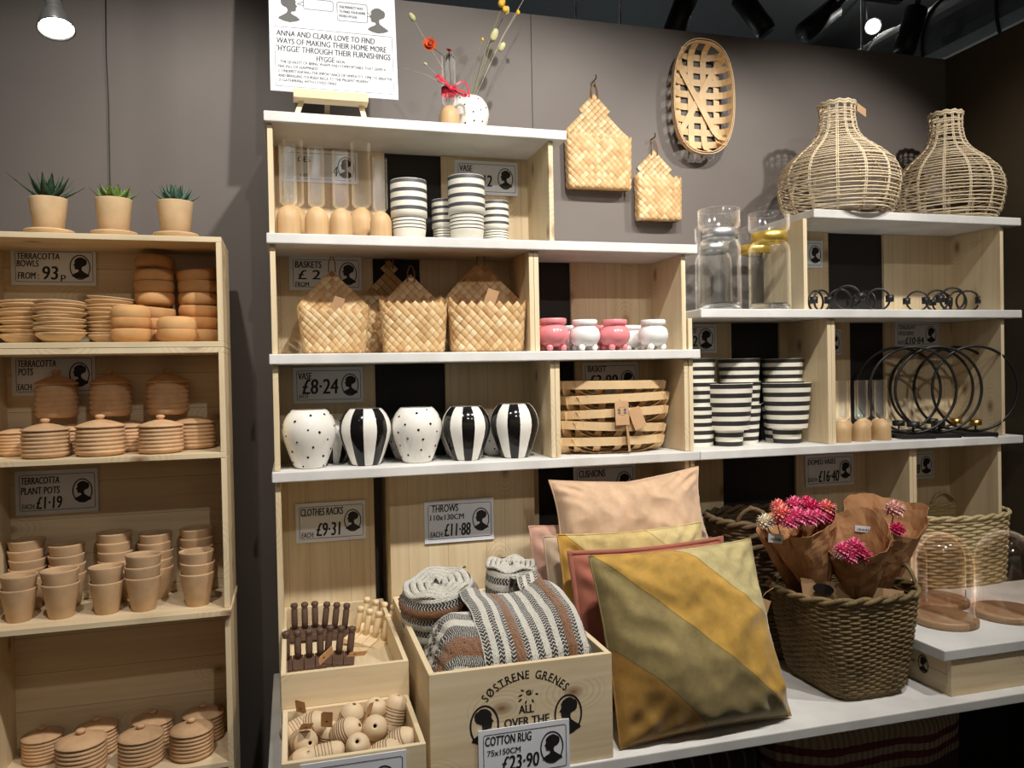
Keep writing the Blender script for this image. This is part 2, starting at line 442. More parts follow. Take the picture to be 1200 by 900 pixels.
# cable down the back wall behind the middle succulent
pts = [W(123, -20, Y=YW-.02), W(124, 60, Y=YW-.012), W(127, 120, Y=YW-.01), W(129, 230, Y=YW-.01), W(130, 300, Y=YW-.01)]
b = MB(); b.tube([pts[0]+Vector((0, 0, .3))]+pts, .0013, 6)
tag(b.build('wall_cable', M['cord']), 'thin dark cable hanging down the taupe wall behind the middle succulent', 'cable')

# ================================================================ crates and boards
YF, YB = 2.312, 2.548
TH = .015
ZB = dict(t1=2.241, t2=1.903, t3=1.566, t4=1.236, r1=2.035, r2=1.697)       # board tops
BT = .029
def board(x0, x1, top, lab, y0=2.292, y1=2.665, grp='white canvas covered shelf boards'):
    b = MB(); b.box(x0, x1, y0, y1, top-BT, top)
    o = b.build('shelf_board', M['canvas'], bevel=.003); return tag(o, lab, 'shelf board', grp)
board(-.058, .83, ZB['t1'], 'short white board topping the middle shelves, carrying the easel')
board(-.058, 1.271, ZB['t2'], 'white shelf board under the glass tube vases and striped cups')
board(-.058, 1.275, ZB['t3'], 'white shelf board under the house shaped baskets and pink pots')
board(-.058, 1.268, ZB['t4'], 'white shelf board under the dotted and striped round vases')
board(1.2695, 2.594, ZB['t4'], 'white shelf board under the big striped pots and ring candle holders')
board(1.279, 2.594, ZB['r2'], 'white shelf board under the glass jars and the small black rings')
board(1.708, 2.594, ZB['r1'], 'white board under the two rattan vases')

def crate(lab, xl, xr, z0, z1, gap=None, yf=YF, yb=YB, top=False, mats=None, bwid=.012, bottom=False, grp='pine crates stacked as shelving', skip=()):
    """an open pine crate: two side boards, a back of boards with an optional gap, optional top and bottom"""
    t = thing('pine_crate', lab, 'crate', ((xl+xr)/2, yf, z0), 0, grp)
    w = (xr-xl)/2; h = z1-z0; d = yb-yf
    za, zb = (TH if bottom else 0), (h-TH if top else h)
    for s in (-1, 1):
        if s in skip: continue
        b = MB(); b.box(min(s*w, s*(w-TH)), max(s*w, s*(w-TH)), 0, d, za, zb); b.build('side_board', mats[0] if mats else M['pine_v'], t, bevel=.0012)
    spans = [(-w+TH, w-TH)] if gap is None else [(-w+TH, gap[0]-(xl+xr)/2), (gap[1]-(xl+xr)/2, w-TH)]
    for a, c in spans:
        if c-a > .004:
            b = MB(); b.box(a, c, d-bwid, d, za, zb); b.build('back_board', mats[1] if mats else M['pine_back_v'], t)
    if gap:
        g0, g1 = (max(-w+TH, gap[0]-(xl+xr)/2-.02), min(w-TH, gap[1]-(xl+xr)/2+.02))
        b = MB(); b.box(g0, g1, d+.001, d+.006, 0, h); b.build('dark_gap_shade', M['black_gap'], t)  # added dark sheet, stands for the shaded wall seen through the gap
    if top:
        b = MB(); b.box(-w, w, 0, d, h-TH, h); b.build('top_board', mats[2] if mats else M['pine_x'], t, bevel=.0012)
    if bottom:
        b = MB(); b.box(-w, w, 0, d, 0, TH); b.build('bottom_board', mats[2] if mats else M['pine_x'], t, bevel=.0012)
    return t
def gx(a, c): return (W(a, 400, Y=YB-.012).x, W(c, 400, Y=YB-.012).x)
def fx(a): return W(a, 400, Y=YF).x
e = .0008
XL0 = fx(318.5); XR1 = fx(652); XD2 = fx(627); XR2 = fx(804.5); XD3 = fx(649.5); XR3 = fx(806)
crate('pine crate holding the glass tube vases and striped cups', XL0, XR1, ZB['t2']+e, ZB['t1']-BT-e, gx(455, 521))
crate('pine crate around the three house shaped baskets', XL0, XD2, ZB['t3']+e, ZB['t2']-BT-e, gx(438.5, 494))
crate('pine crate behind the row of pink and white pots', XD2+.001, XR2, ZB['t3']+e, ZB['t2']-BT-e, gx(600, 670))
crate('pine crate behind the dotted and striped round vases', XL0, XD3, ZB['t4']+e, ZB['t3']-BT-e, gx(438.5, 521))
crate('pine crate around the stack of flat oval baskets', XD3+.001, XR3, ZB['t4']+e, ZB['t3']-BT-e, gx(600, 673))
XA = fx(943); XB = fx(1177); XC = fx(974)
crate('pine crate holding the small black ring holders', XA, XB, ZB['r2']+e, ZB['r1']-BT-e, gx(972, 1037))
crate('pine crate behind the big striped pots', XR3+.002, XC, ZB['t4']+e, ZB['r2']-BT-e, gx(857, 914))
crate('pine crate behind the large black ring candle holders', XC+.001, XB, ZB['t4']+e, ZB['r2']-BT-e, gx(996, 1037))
# row under the long boards, standing on the platform
ZP = .565
XE, XF = fx(1068), fx(1172)
crate('upright pine crate behind the clothes rack box', XL0, fx(446)-.01, ZP+e, ZB['t4']-BT-e, (W(438, 600, Y=YB).x, W(446,600,Y=YB).x), skip=(1,))
crate('upright pine crate behind the cushions', W(628, 600, Y=YF).x, fx(805.5), ZP+e, ZB['t4']-BT-e, gx(628, 671), skip=(-1,))
crate('upright pine crate behind the big seagrass baskets', fx(807), XE, ZP+e, ZB['t4']-BT-e, gx(845, 931))
crate('upright pine crate behind the glass domes', XE+.001, XF, ZP+e, ZB['t4']-BT-e)
# crate standing with its closed face forward, behind the throws
xa, xb = W(457, 620, Y=2.44).x, W(627, 620, Y=2.44).x
t = thing('pine_crate', 'upright pine crate showing its closed knotty face behind the throws', 'crate', ((xa+xb)/2, 2.44, ZP+e), 0, 'pine crates stacked as shelving')
w = (xb-xa)/2; h = ZB['t4']-BT-ZP-2*e
b = MB(); b.box(-w, w, 0, .014, 0, h); b.build('face_board', M['pine_back_v'], t, bevel=.001)
for s in (-1, 1):
    b = MB(); b.box(min(s*w, s*(w-TH)), max(s*w, s*(w-TH)), .0145, .215, 0, h); b.build('side_board', M['pine_v'], t)

# left tower of crates
LM = (M['pine_v'], M['pine_back_h'], M['pine_x'])
LXL, LXR = -.79, -.176
crate('topmost pine crate of the left tower, with plates and bowls', LXL, LXR, 1.588, 1.889, None, YF-.01, YB, True, LM, bottom=True)
crate('second pine crate of the left tower, with lidded pots', LXL, LXR, 1.283, 1.587, None, YF-.01, YB, True, LM, bottom=True)
crate('third pine crate of the left tower, with nested plant pots', LXL, LXR, .869, 1.282, None, YF-.01, YB, False, LM)
crate('lowest pine crate of the left tower, with ribbed lidded pots', LXL, LXR, .428, .852, None, YF-.01, YB, False, LM, bottom=True)
crate('pine crate at the tower foot below the picture', LXL, LXR, .0, .427, None, YF-.01, YB, False, LM)
b = MB(); b.box(LXL, LXR+.004, YF-.03, YB, .8525, .868)
tag(b.build('shelf_board', M['pine_x'], bevel=.001), 'thin pine shelf board under the nested plant pots', 'shelf board')

# the white display platform along the foot of the shelves
t = thing('display_platform', 'low white canvas covered platform under the crate, cushions and flower basket', 'platform', (0, 0, 0))
YPF = 1.760
b = MB(); b.box(-.074, 2.62, YPF, 2.60, ZP-.028, ZP); b.build('platform_top', M['canvas'], t, bevel=.003)
b = MB(); b.box(-.06, 2.62, 2.36, 2.39, 0, ZP-.028); b.build('support_board', M['black_gap'], t)

# ================================================================ lettering and price signs
_TX = {}
def glyphs(body):
    """outline mesh of a line of lettering, scaled to cap height 1, starting at x = 0"""
    if body in _TX: return _TX[body]
    cu = bpy.data.curves.new('t', 'FONT'); cu.body = body; cu.size = 1; cu.resolution_u = 3; cu.offset = 0.0
    o = link(bpy.data.objects.new('t', cu)); bpy.context.view_layer.update()
    me = bpy.data.meshes.new_from_object(o.evaluated_get(bpy.context.evaluated_depsgraph_get()))
    vs = [(v.co.x, v.co.y) for v in me.vertices]; fs = [tuple(p.vertices) for p in me.polygons]
    bpy.data.objects.remove(o); bpy.data.curves.remove(cu); bpy.data.meshes.remove(me)
    x0 = min(v[0] for v in vs) if vs else 0
    k = 1/.70
    r = ([((x-x0)*k, y*k) for x, y in vs], fs, (max(v[0] for v in vs)-x0)*k if vs else 0)
    _TX[body] = r; return r
def write(b, body, x, z, cap, width=None, y=0, slant=.06, mi=0, align='l', xf=None):
    """add lettering to builder b in the XZ plane at depth y; width squeezes it to a length"""
    vs, fs, w = glyphs(body)
    sx = (width/w) if width else cap
    ox = x-(w*sx/2 if align == 'c' else w*sx if align == 'r' else 0)
    for k, dx in enumerate((-.028, .028)):       # drawn twice, a hair apart, like a marker stroke
        pts = [(ox+px*sx+slant*py*cap+dx*cap, z+py*cap) for px, py in vs]
        b.add([xf(p) if xf else (p[0], y-k*.0001, p[1]) for p in pts], fs, mi)
HEAD = [(-.40, .10), (-.28, .20), (-.12, .27), (-.05, .33), (-.10, .39), (-.20, .40), (-.25, .43), (-.235, .475), (-.268, .50), (-.24, .525), (-.258, .555), (-.31, .585), (-.25, .66), (-.235, .71), (-.255, .78),
        (-.20, .87), (-.09, .94), (.04, .965), (.14, .94), (.19, .90), (.27, .87), (.325, .78), (.31, .66), (.25, .58), (.16, .545), (.09, .51), (.07, .42), (.10, .33), (.22, .25), (.40, .14), (.43, .08), (.25, .01), (0, -.03), (-.25, .02)]
def head(b, cx, z0, h, y=0, flip=1, mi=0):
    pts = [(cx+flip*px*h*.92, y, z0+pz*h) for px, pz in HEAD]
    b.add(pts, [tuple(range(len(pts)))], mi)
def ring(b, cx, cz, rx, rz, wd, y=0, n=40, mi=0):
    vs = []
    for k in range(n):
        a = 2*PI*k/n; vs += [(cx+rx*math.cos(a), y, cz+rz*math.sin(a)), (cx+(rx-wd)*math.cos(a), y, cz+(rz-wd)*math.sin(a))]
    b.add(vs, [(2*k, 2*((k+1) % n), 2*((k+1) % n)+1, 2*k+1) for k in range(n)], mi)
def rrect(x0, x1, z0, z1, r, n=5):
    out = []
    for cx, cz, a0 in ((x1-r, z1-r, 0), (x0+r, z1-r, 90), (x0+r, z0+r, 180), (x1-r, z0+r, 270)):
        for k in range(n+1):
            a = math.radians(a0+90*k/n); out.append((cx+r*math.cos(a), cz+r*math.sin(a)))
    return out
def frame(b, x0, x1, z0, z1, r, wd, y=0, mi=0):
    o, i = rrect(x0, x1, z0, z1, r), rrect(x0+wd, x1-wd, z0+wd, z1-wd, max(r-wd, .0005))
    n = len(o); b.add([(p[0], y, p[1]) for p in o]+[(p[0], y, p[1]) for p in i], [(k, (k+1) % n, n+(k+1) % n, n+k) for k in range(n)], mi)
def price_sign(lab, w, h, lines, loc, rot=(0, 0, 0), cameo=(.81, .5, .125), grp='handwritten price signs'):
    """lines: (text, u, v, cap height / h, width / w or None); cameo: centre u, centre v, half width / w"""
    t = thing('price_sign', lab, 'price sign', loc, 0, grp); t.rotation_euler = rot
    b = MB(); b.box(-w/2, w/2, 0, .003, -h/2, h/2); b.build('card', M['paper'], t)
    b = MB(); frame(b, -w/2+.05*w, w/2-.035*w, -h/2+.09*h, h/2-.09*h, .05*h, .012*h, y=-.0006); b.build('border', M['ink'], t)
    b = MB()
    for tx, u, v, c, ww in lines: write(b, tx, -w/2+u*w, -h/2+v*h, c*h, ww*w if ww else None, y=-.0008)
    if b.v: b.build('lettering', M['ink'], t)
    if cameo:
        u, v, r = cameo; cx, cz = -w/2+u*w, -h/2+v*h; rz = min(.36*h, r*w*1.32)
        b = MB(); ring(b, cx, cz, r*w, rz, .016*h+.0012, y=-.0008); b.build('cameo_oval', M['ink'], t)
        b = MB(); head(b, cx, cz-rz*.86, rz*1.72, y=-.0009); b.build('cameo_head', M['ink'], t)
    return t
def sign_px(lab, x0, y0, x1, y1, lines, Y=YB-.018, **k):
    p, q = W(x0, y0, Y=Y), W(x1, y1, Y=Y)
    return price_sign(lab, q.x-p.x, p.z-q.z, lines, ((p.x+q.x)/2, Y, (p.z+q.z)/2), **k)
sign_px('white sign reading terracotta bowls from 93p', 12, 290, 113, 335, [('TERRACOTTA', .07, .70, .17, .50), ('BOWLS', .07, .50, .17, .25), ('FROM :', .08, .17, .18, .24), ('93', .36, .16, .36, .18), ('p', .58, .17, .18, .055)])
sign_px('white sign reading terracotta pots behind the upper lidded pots', 13, 416, 112, 462, [('TERRACOTTA', .07, .70, .17, .46), ('POTS', .08, .50, .17, .17), ('EACH:', .07, .14, .15, .17)])
sign_px('white sign reading terracotta plant pots 1.19', 17, 553, 115.5, 599, [('TERRACOTTA', .07, .70, .16, .46), ('PLANT POTS', .07, .47, .16, .46), ('EACH:', .08, .14, .11, .15), ('£1·19', .25, .13, .28, .30)])
sign_px('white sign partly hidden behind the glass tube vases', 328, 174, 420, 216, [('GES', .22, .62, .17, .16), ('4', .66, .22, .3, .07), ('EACH', .25, .16, .1, .1)], cameo=(.84, .5, .11))
sign_px('white sign reading vase behind the striped cups', 532.6, 187, 607, 230, [('VASE', .07, .68, .18, .20), ('£10·12', .12, .25, .34, .46)], cameo=(.80, .5, .125))
sign_px('white sign reading baskets behind the first house basket', 338.6, 300, 424, 340.5, [('BASKETS', .08, .66, .2, .36), ('£ 2', .12, .32, .28, .30), ('FROM', .08, .10, .14, .18)])
sign_px('white sign reading vase 8.24', 343, 431, 426, 471, [('VASE', .07, .67, .19, .19), ('£8·24', .13, .26, .42, .50), ('EACH', .08, .15, .1, .12)])
sign_px('white sign reading clothes racks 9.31', 346, 591, 429, 631, [('CLOTHES RACKS', .07, .68, .19, .60), ('EACH:', .08, .13, .13, .17), ('£9·31', .29, .15, .34, .33)])
sign_px('white sign reading throws 110 x 130 cm 11.88', 497, 588, 579, 631.5, [('THROWS', .10, .73, .17, .38), ('110x130CM', .08, .54, .13, .48), ('EACH:', .08, .14, .13, .18), ('£11·88', .28, .15, .30, .37)], Y=2.434)
sign_px('white sign reading basket 3.89 behind the stacked oval baskets', 682, 425, 748, 466, [('BASKET', .10, .74, .16, .32), ('£3·89', .12, .32, .34, .50), ('EACH', .08, .22, .08, .12)])
sign_px('white sign reading cushions above the peach cushion', 672, 546, 745, 586, [('CUSHIONS', .08, .68, .19, .42)])
sign_px('white sign reading domed vases 16.40', 943.6, 534, 1000, 567.5, [('DOMED VASES', .06, .70, .16, .56), ('EACH:', .06, .16, .13, .18), ('£16·40', .27, .14, .36, .42)], cameo=(.83, .5, .125))
sign_px('white sign ending 38 behind the glass domes', 1046, 531, 1095, 560, [('38', .50, .22, .32, .14)], cameo=(.80, .5, .135))
sign_px('white sign reading tealight holders 10.84', 1049, 378, 1100.5, 405.5, [('TEALIGHT', .07, .72, .16, .38), ('HOLDERS', .07, .47, .16, .34), ('EACH', .06, .12, .12, .13), ('£10·84', .22, .11, .28, .42)])
sign_px('white sign with an oval head half hidden left of the small black rings', 914, 281, 964, 314, [], Y=YB-.018, cameo=(.82, .5, .14))
sign_px('white sign ending 42 behind the big striped pots', 775, 380, 840, 413.5, [('OT', .54, .68, .18, .09), ('42', .46, .24, .36, .18)], cameo=(.80, .5, .135))
sign_px('white sign with an oval head above the small glass bud vases', 943, 386, 986, 416, [], cameo=(.80, .5, .145))

# ================================================================ left tower: terracotta
def onz(x, y, Z): return W(x, y, Z=Z)
# --- potted succulents on the tower top
def leaf(b, L, w, th, az, tilt, curl=.5, mi=0, base=.0):
    N = 6; vs = []
    for i in range(N):
        u = i/(N-1); ww = w*math.sin(PI*min(1, .18+.82*u)**.9)*(1-u**5) if i < N-1 else .0003
        a = tilt+curl*u; r = base+L*u*math.cos(tilt+curl*u*.5); z = L*u*math.sin(tilt+curl*u*.5)
        for s, dz in ((-1, 0), (0, -th), (1, 0), (0, th*.6)):
            vs.append(Vector((r, s*ww, z+dz*(1-u*.8))))
    Rm = Matrix.Rotation(az, 4, 'Z'); vs = [Rm @ v for v in vs]
    fs = [(i*4+k, i*4+(k+1) % 4, i*4+4+(k+1) % 4, i*4+4+k) for i in range(N-1) for k in range(4)]
    b.add(vs, fs, mi, True)
M['leaf_dark'] = plain('dark_green_leaf', (58, 84, 62), .5, .25, 60)
M['leaf_light'] = plain('fresh_green_leaf', (120, 150, 78), .5, .2, 60)
M['leaf_blue'] = plain('blue_green_leaf', (84, 118, 102), .5, .2, 60)
M['soil'] = plain('dark_soil', (52, 40, 30), .9, .2, 80)
pot_prof = [(0, 0), (.72, 0), (.76, .02), (1.0, 1.62), (1.0, 1.66), (.93, 1.66), (.9, 1.5), (0, 1.48)]
def succ(lab, x0, x1, ytop, plant, sx0, sx1):
    Y = 2.42; X, r = cyl(x0, x1, Y, 240)
    Z = 1.8895
    S, sr = cyl(sx0, sx1, Y, 265)
    s = MB(); s.lathe([(0, 0), (.66*sr, 0), (.72*sr, .003), (sr, .019), (sr, .023), (.96*sr, .0235), (.7*sr, .012), (0, .011)], 40)
    o = s.build('saucer', M['terracotta_plate']); o.location = (S, Y, Z)
    tag(o, 'round terracotta saucer under the '+lab[0], 'saucer', 'saucers on the left tower')
    t = thing('potted_succulent', lab[1], 'potted plant', (X, Y, Z+.0125), 0, 'potted succulents on the left tower')
    H = W((x0+x1)/2, ytop, Y=Y).z-(Z+.0125); k = H/1.66
    pr = [(r*a, k*z) for a, z in pot_prof]
    b = MB(); b.lathe(pr, 40); b.build('plant_pot', M['terracotta_plate'], t)
    b = MB(); b.lathe([(0, k*1.49), (r*.895, k*1.49), (r*.895, k*1.505), (0, k*1.53)], 24); b.build('soil', M['soil'], t)
    b = MB(); b.T = Matrix.Translation((0, 0, k*1.5)); plant(b); b.v = [(x*1.35, y*1.35, k*1.5+(z-k*1.5)*1.45) for x, y, z in b.v]; b.build('leaf_rosette', b.mat, t)
def agave(b):
    b.mat = M['leaf_dark']
    for i in range(22):
        u = i/22; leaf(b, .075-.025*u, .009, .003, i*2.4, .25+1.0*u, .35)
    leaf(b, .10, .006, .003, 2.9, .55, .1)
def echev(b):
    b.mat = M['leaf_light']
    for i in range(30):
        u = i/30; leaf(b, .058-.035*u, .013-.005*u, .003, i*2.4, .1+.9*u, .7)
def bluer(b):
    b.mat = M['leaf_blue']
    for i in range(34):
        u = i/34; leaf(b, .055-.02*u, .010-.002*u, .004, i*2.4, .15+1.15*u, .5)
succ(('spiky agave like succulent', 'spiky dark green succulent in a pale terracotta pot'), 33, 80, 233, agave, 27, 88)
succ(('light green rosette succulent', 'light green rosette succulent in a pale terracotta pot'), 110.5, 155.5, 234, echev, 105.5, 161.5)
succ(('blue green succulent', 'small blue green succulent in a pale terracotta pot at the tower corner'), 183.5, 226.5, 237, bluer, 179, 233)

# --- stacks of plates
Z2 = 1.6042
def make_plate():
    b = MB(); b.lathe([(0, 0), (.046, 0), (.062, .004), (.078, .014), (.0785, .017), (.074, .0168), (.06, .009), (.044, .0055), (0, .005)], 44)
    return b.build('terracotta_plate', M['terracotta_plate'])
def make_deep():
    b = MB(); b.lathe([(0, 0), (.036, 0), (.056, .010), (.074, .026), (.0755, .031), (.071, .031), (.054, .016), (.034, .006), (0, .005)], 44)
    return b.build('terracotta_plate', M['terracotta_plate'])
rr = random.Random(5)
for key, x0, x1, Y, n, who in (('leftmost', -3, 57, 2.455, 10, 'leftmost plate stack'), ('mid', 39, 101, 2.385, 11, 'middle plate stack'), ('third', 100, 157, 2.455, 11, 'plate stack beside the bowls')):
    X, r = cyl(x0, x1, Y, 370); z = Z2; top = W((x0+x1)/2, {'leftmost': 346, 'mid': 349, 'third': 343}[key], Y=Y).z
    dz = (top-.017-z-.016)/(n-1)
    for i in range(n):
        tl = (rr.uniform(-.045, .045), rr.uniform(-.045, .045), rr.uniform(0, 6)) if i else (0, 0, 0)
        if key == 'third' and i == n-1: tl = (.02, .09, 0)
        place('deep' if i == 0 else 'plate', make_deep if i == 0 else make_plate, (X+(rr.uniform(-.004, .004) if i else 0), Y, z), tl, '%s cream terracotta plate in the %s' % (stackword(i, n), who), 'plate', 'stacked terracotta plates', r/.0775)
        z += dz if i else .016
# --- bowls
def make_bowl():
    b = MB(); b.lathe([(0, 0), (.038, 0), (.047, .003), (.0555, .012), (.058, .024), (.0568, .036), (.0545, .0415), (.0505, .042), (.052, .024), (.044, .010), (0, .007)], 44)
    return b.build('terracotta_bowl', M['terracotta_bowl'])
def bowls(x0, x1, Y, spec, who):
    X, r = cyl(x0, x1, Y, 380); k = r/.058; z = Z2; n = len(spec)
    for i, (flip, tx, ty) in enumerate(spec):
        h = .042*k
        loc = (X, Y, z+(h if flip else 0))
        place('bowl', make_bowl, loc, (PI+tx if flip else tx, ty, i*1.3), '%s orange terracotta bowl in the %s' % (stackword(i, n), who), 'bowl', 'stacked terracotta bowls', k)
        z += h*(.86 if not flip else 1)+(abs(ty)*.05)
bowls(158, 206, 2.475, [(0, 0, 0), (0, 0, 0), (0, 0, -.12), (0, 0, 0), (0, 0, 0), (0, 0, 0), (0, .05, .12)][:6]+[(0, .06, .14)], 'tall bowl stack at the back')
bowls(209, 257, 2.475, [(0, 0, 0), (0, 0, 0), (0, 0, -.03), (0, 0, 0), (0, 0, -.02), (0, .04, -.12)], 'bowl stack by the right crate side')
bowls(129, 178, 2.372, [(0, 0, 0), (0, 0, 0), (1, 0, 0)], 'front stack of three bowls')
bowls(183, 231, 2.372, [(0, 0, 0), (1, 0, 0)], 'front pair of bowls')
# --- ribbed lidded pots
def make_pot(lid=True, knob=True):
    t = thing('lidded_pot', None, None)
    pr = [(0, 0), (.058, 0), (.066, .004)]
    n = 6
    for i in range(n):
        z0 = .006+i*.0128; pr += [(.0665, z0), (.0705, z0+.0035), (.0715, z0+.0065), (.0700, z0+.010), (.0668, z0+.012)]
    pr += [(.0675, .086), (.062, .086), (.060, .01), (0, .008)]
    b = MB(); b.lathe(pr, 44); b.build('pot_body', M['terracotta'], t)
    if lid:
        b = MB(); b.lathe([(0, .0872), (.070, .0872), (.0725, .089), (.0725, .092), (.060, .0975), (.035, .106), (.012, .111), (0, .111)], 44); l = b.build('lid', M['terracotta'], t)
        if not knob: return t
        b = MB(); b.lathe([(0, .1105), (.009, .1105), (.010, .114), (.0135, .117), (.0145, .122), (.011, .126), (0, .1275)], 24); b.build('knob', M['terracotta'], l)
    return t
def pots(spec, Z, grp):
    for x0, x1, Y, lid, lab in spec:
        X, r = cyl(x0, x1, Y, 510 if Z > 1 else 870)
        o = place('potL' if lid else 'potN', (lambda lid=lid: make_pot(True, lid)), (X, Y, Z), (0, 0, X*9), lab, 'pot', grp, min(r/.0718, 1.03))
        if Y > 2.48 and lid and Z > 1.35: o.scale = (o.scale[0], o.scale[1], 1.06)
Z3 = 1.2992
G3 = 'ribbed terracotta pots in the second crate'
pots([(23, 82.5, 2.376, True, 'left ribbed terracotta pot in the front row of the second crate'), (87, 147.5, 2.376, True, 'middle ribbed terracotta pot in the front row of the second crate'), (161, 215.5, 2.376, True, 'right ribbed terracotta pot in the front row of the second crate')], Z3, G3)
pots([(-4, 46, 2.482, False, 'back row pot at the left end of the second crate'), (60, 110, 2.486, False, 'back row pot between the left and middle front lidded pots'), (129, 179, 2.486, False, 'back row pot between the middle and right front lidded pots'), (201, 253, 2.478, False, 'back row pot at the right end of the second crate')], Z3, G3)
zt = Z3+.1005
pots([(41, 94, 2.484, True, 'left lidded pot balanced on the back row of the second crate'), (105, 156, 2.484, True, 'middle lidded pot balanced on the back row of the second crate'), (172, 223, 2.484, True, 'right lidded pot balanced on the back row of the second crate')], zt, G3)
Z5 = .4432; G5 = 'ribbed terracotta pots in the lowest crate'
pots([(63, 126, 2.376, True, 'left lidded pot in the front row of the lowest crate'), (137, 193, 2.376, True, 'middle lidded pot in the front row of the lowest crate'), (198, 251, 2.376, True, 'right lidded pot in the front row of the lowest crate')], Z5, G5)
pots([(24, 76, 2.48, True, 'back row pot at the left end of the lowest crate'), (88, 140, 2.485, True, 'back row pot behind the left and middle pots of the lowest crate'), (155, 205, 2.485, True, 'back row pot behind the middle and right pots of the lowest crate'), (214, 264, 2.478, True, 'back row pot at the right end of the lowest crate')], Z5, G5)
# --- nested plant pots
def make_plantpot():
    b = MB(); b.lathe([(0, 0), (.033, 0), (.035, .003), (.0525, .098), (.0535, .102), (.053, .105), (.0495, .105), (.048, .098), (.032, .008), (0, .006)], 40)
    return b.build('plant_pot', M['terracotta_pot'])
Z4 = .8682
def nest(x0, x1, Y, n, ytop, who):
    X, r = cyl(x0, x1, Y, 680); k = r/.0535; h = .105*k
    top = W((x0+x1)/2, ytop, Y=Y).z
    dz = min(max((top-Z4-h)/max(1, n-1), .024), .04)
    for i in range(n):
        tl = (rr.uniform(-.03, .03), rr.uniform(-.03, .03), i) if i else (0, 0, 0)
        place('plantpot', make_plantpot, (X, Y, Z4+i*dz), tl, '%s terracotta plant pot in the %s' % (stackword(i, n), who), 'plant pot', 'nested terracotta plant pots', k)
nest(-2, 44.5, 2.37, 2, 673, 'front nest at the left picture edge')
nest(47, 94.5, 2.37, 2, 667, 'second front nest from the left')
nest(103, 146, 2.37, 2, 661, 'third front nest from the left')
nest(145.5, 190, 2.37, 3, 649, 'fourth front nest from the left')
nest(210, 252, 2.37, 3, 645, 'front nest by the right crate side')
nest(10, 56, 2.485, 5, 632, 'back nest farthest left')
nest(57, 102, 2.485, 4, 637, 'second back nest from the left')
nest(114, 157, 2.485, 5, 623, 'third back nest from the left')
nest(163, 204, 2.485, 5, 624, 'fourth back nest from the left')
nest(212, 252, 2.485, 5, 618, 'back nest by the right crate side')

# ================================================================ on top of the middle shelves
Zt1 = ZB['t1']+.0004
# --- easel with poster
pl, pr_ = W(317, 102, Y=2.36), W(467, 120, Y=2.36)
PW = pr_.x-pl.x; PH = .54; pz = (pl.z+pr_.z)/2
t = thing('poster', 'large white hand lettered poster about hygge standing on a small easel', 'poster', (pl.x, 2.36, pz)); t.rotation_euler = (-.13, 0, 0)
b = MB(); b.box(0, PW, 0, .004, 0, PH); b.build('poster_board', M['paper'], t)
U = PW/928                       # one unit of the lettering layout
b = MB()
for tx, x, z, c, w in (('ANNA AND CLARA LOVE TO FIND', 48, 428, 44, 715), ('WAYS OF MAKING THEIR HOME MORE', 48, 368, 44, 800), ("'HYGGE' THROUGH THEIR FURNISHINGS", 48, 308, 46, 830), ('HYGGE', 330, 250, 42, 130), ('NOUN', 476, 250, 22, 60)):
    write(b, tx, x*U, z*U, c*U, w*U, y=-.0008)
b.build('lettering', M['ink'], t)
b = MB()
for tx, x, z, w in (('1. THE QUALITY OF BEING WARM AND COMFORTABLE THAT GIVES A', 50, 217, 790), ('FEELING OF HAPPINESS', 55, 180, 285), ('2. UNDERSTANDING THE IMPORTANCE OF SIMPLICITY, TIME TO BREATHE', 55, 145, 830), ('AND BRINGING YOURSELF BACK TO THE PRESENT MOMENT', 55, 109, 660), ('3. GATHERING WITH LOVED ONES', 60, 74, 410)):
    write(b, tx, x*U, z*U, 22*U, w*U, y=-.0008)
b.build('small_lettering', M['ink'], t)
b = MB(); frame(b, 36*U, 898*U, 36*U, 500*U, 8*U, 3*U, y=-.0006); b.build('text_frame', M['ink'], t)
b = MB(); head(b, 790*U, 523*U, 205*U, y=-.0008); b.build('cameo_head', M['ink_grey'], t)
b = MB(); head(b, 145*U, 545*U, 205*U, y=-.0008, flip=-1); b.build('cameo_head', M['ink_grey'], t)
def bubble(x0, x1, z0, z1, tip, lines):
    b = MB(); frame(b, x0*U, x1*U, z0*U, z1*U, 18*U, 3.5*U, y=-.0006)
    o = b.build('speech_bubble', M['ink'], t)
    b = MB(); tx, tz = tip
    s = 1 if tx > x1 else -1; ex = x1 if s > 0 else x0
    b.add([(ex*U, -.0007, (tz+22)*U), (tx*U, -.0007, tz*U), (ex*U, -.0007, (tz-12)*U), (ex*U, -.0007, (tz-8)*U), ((tx-8*s)*U, -.0007, (tz+1)*U), (ex*U, -.0007, (tz+17)*U)], [(0, 1, 4, 5), (1, 2, 3, 4)])
    b.build('bubble_tail', M['ink'], o)
    b = MB()
    for k, (l, w) in enumerate(lines): write(b, l, (x0+16)*U, (z0+30+36*(len(lines)-1-k))*U, 20*U, w*U, y=-.0008)
    if b.v: b.build('lettering', M['ink'], o)
bubble(490, 718, 590, 740, (752, 655), [('THE PERFECT WAY', 180), ('TO MAKE YOUR HOME', 195), ('MORE HYGGE.', 135)])
bubble(245, 465, 655, 740, (200, 690), [])
tz0 = Zt1
e = thing('tabletop_easel', 'small pale wooden easel holding the poster on the top board', 'easel', (0, 0, 0))
q0, q1 = W(343.5, 104, Y=2.33), W(431.5, 117, Y=2.33)
zl = pz-.0015
b = MB(); b.box(q0.x, q1.x, 2.322, 2.372, zl-.026, zl-.001); b.build('ledge', M['pine_x'], e, bevel=.0015)
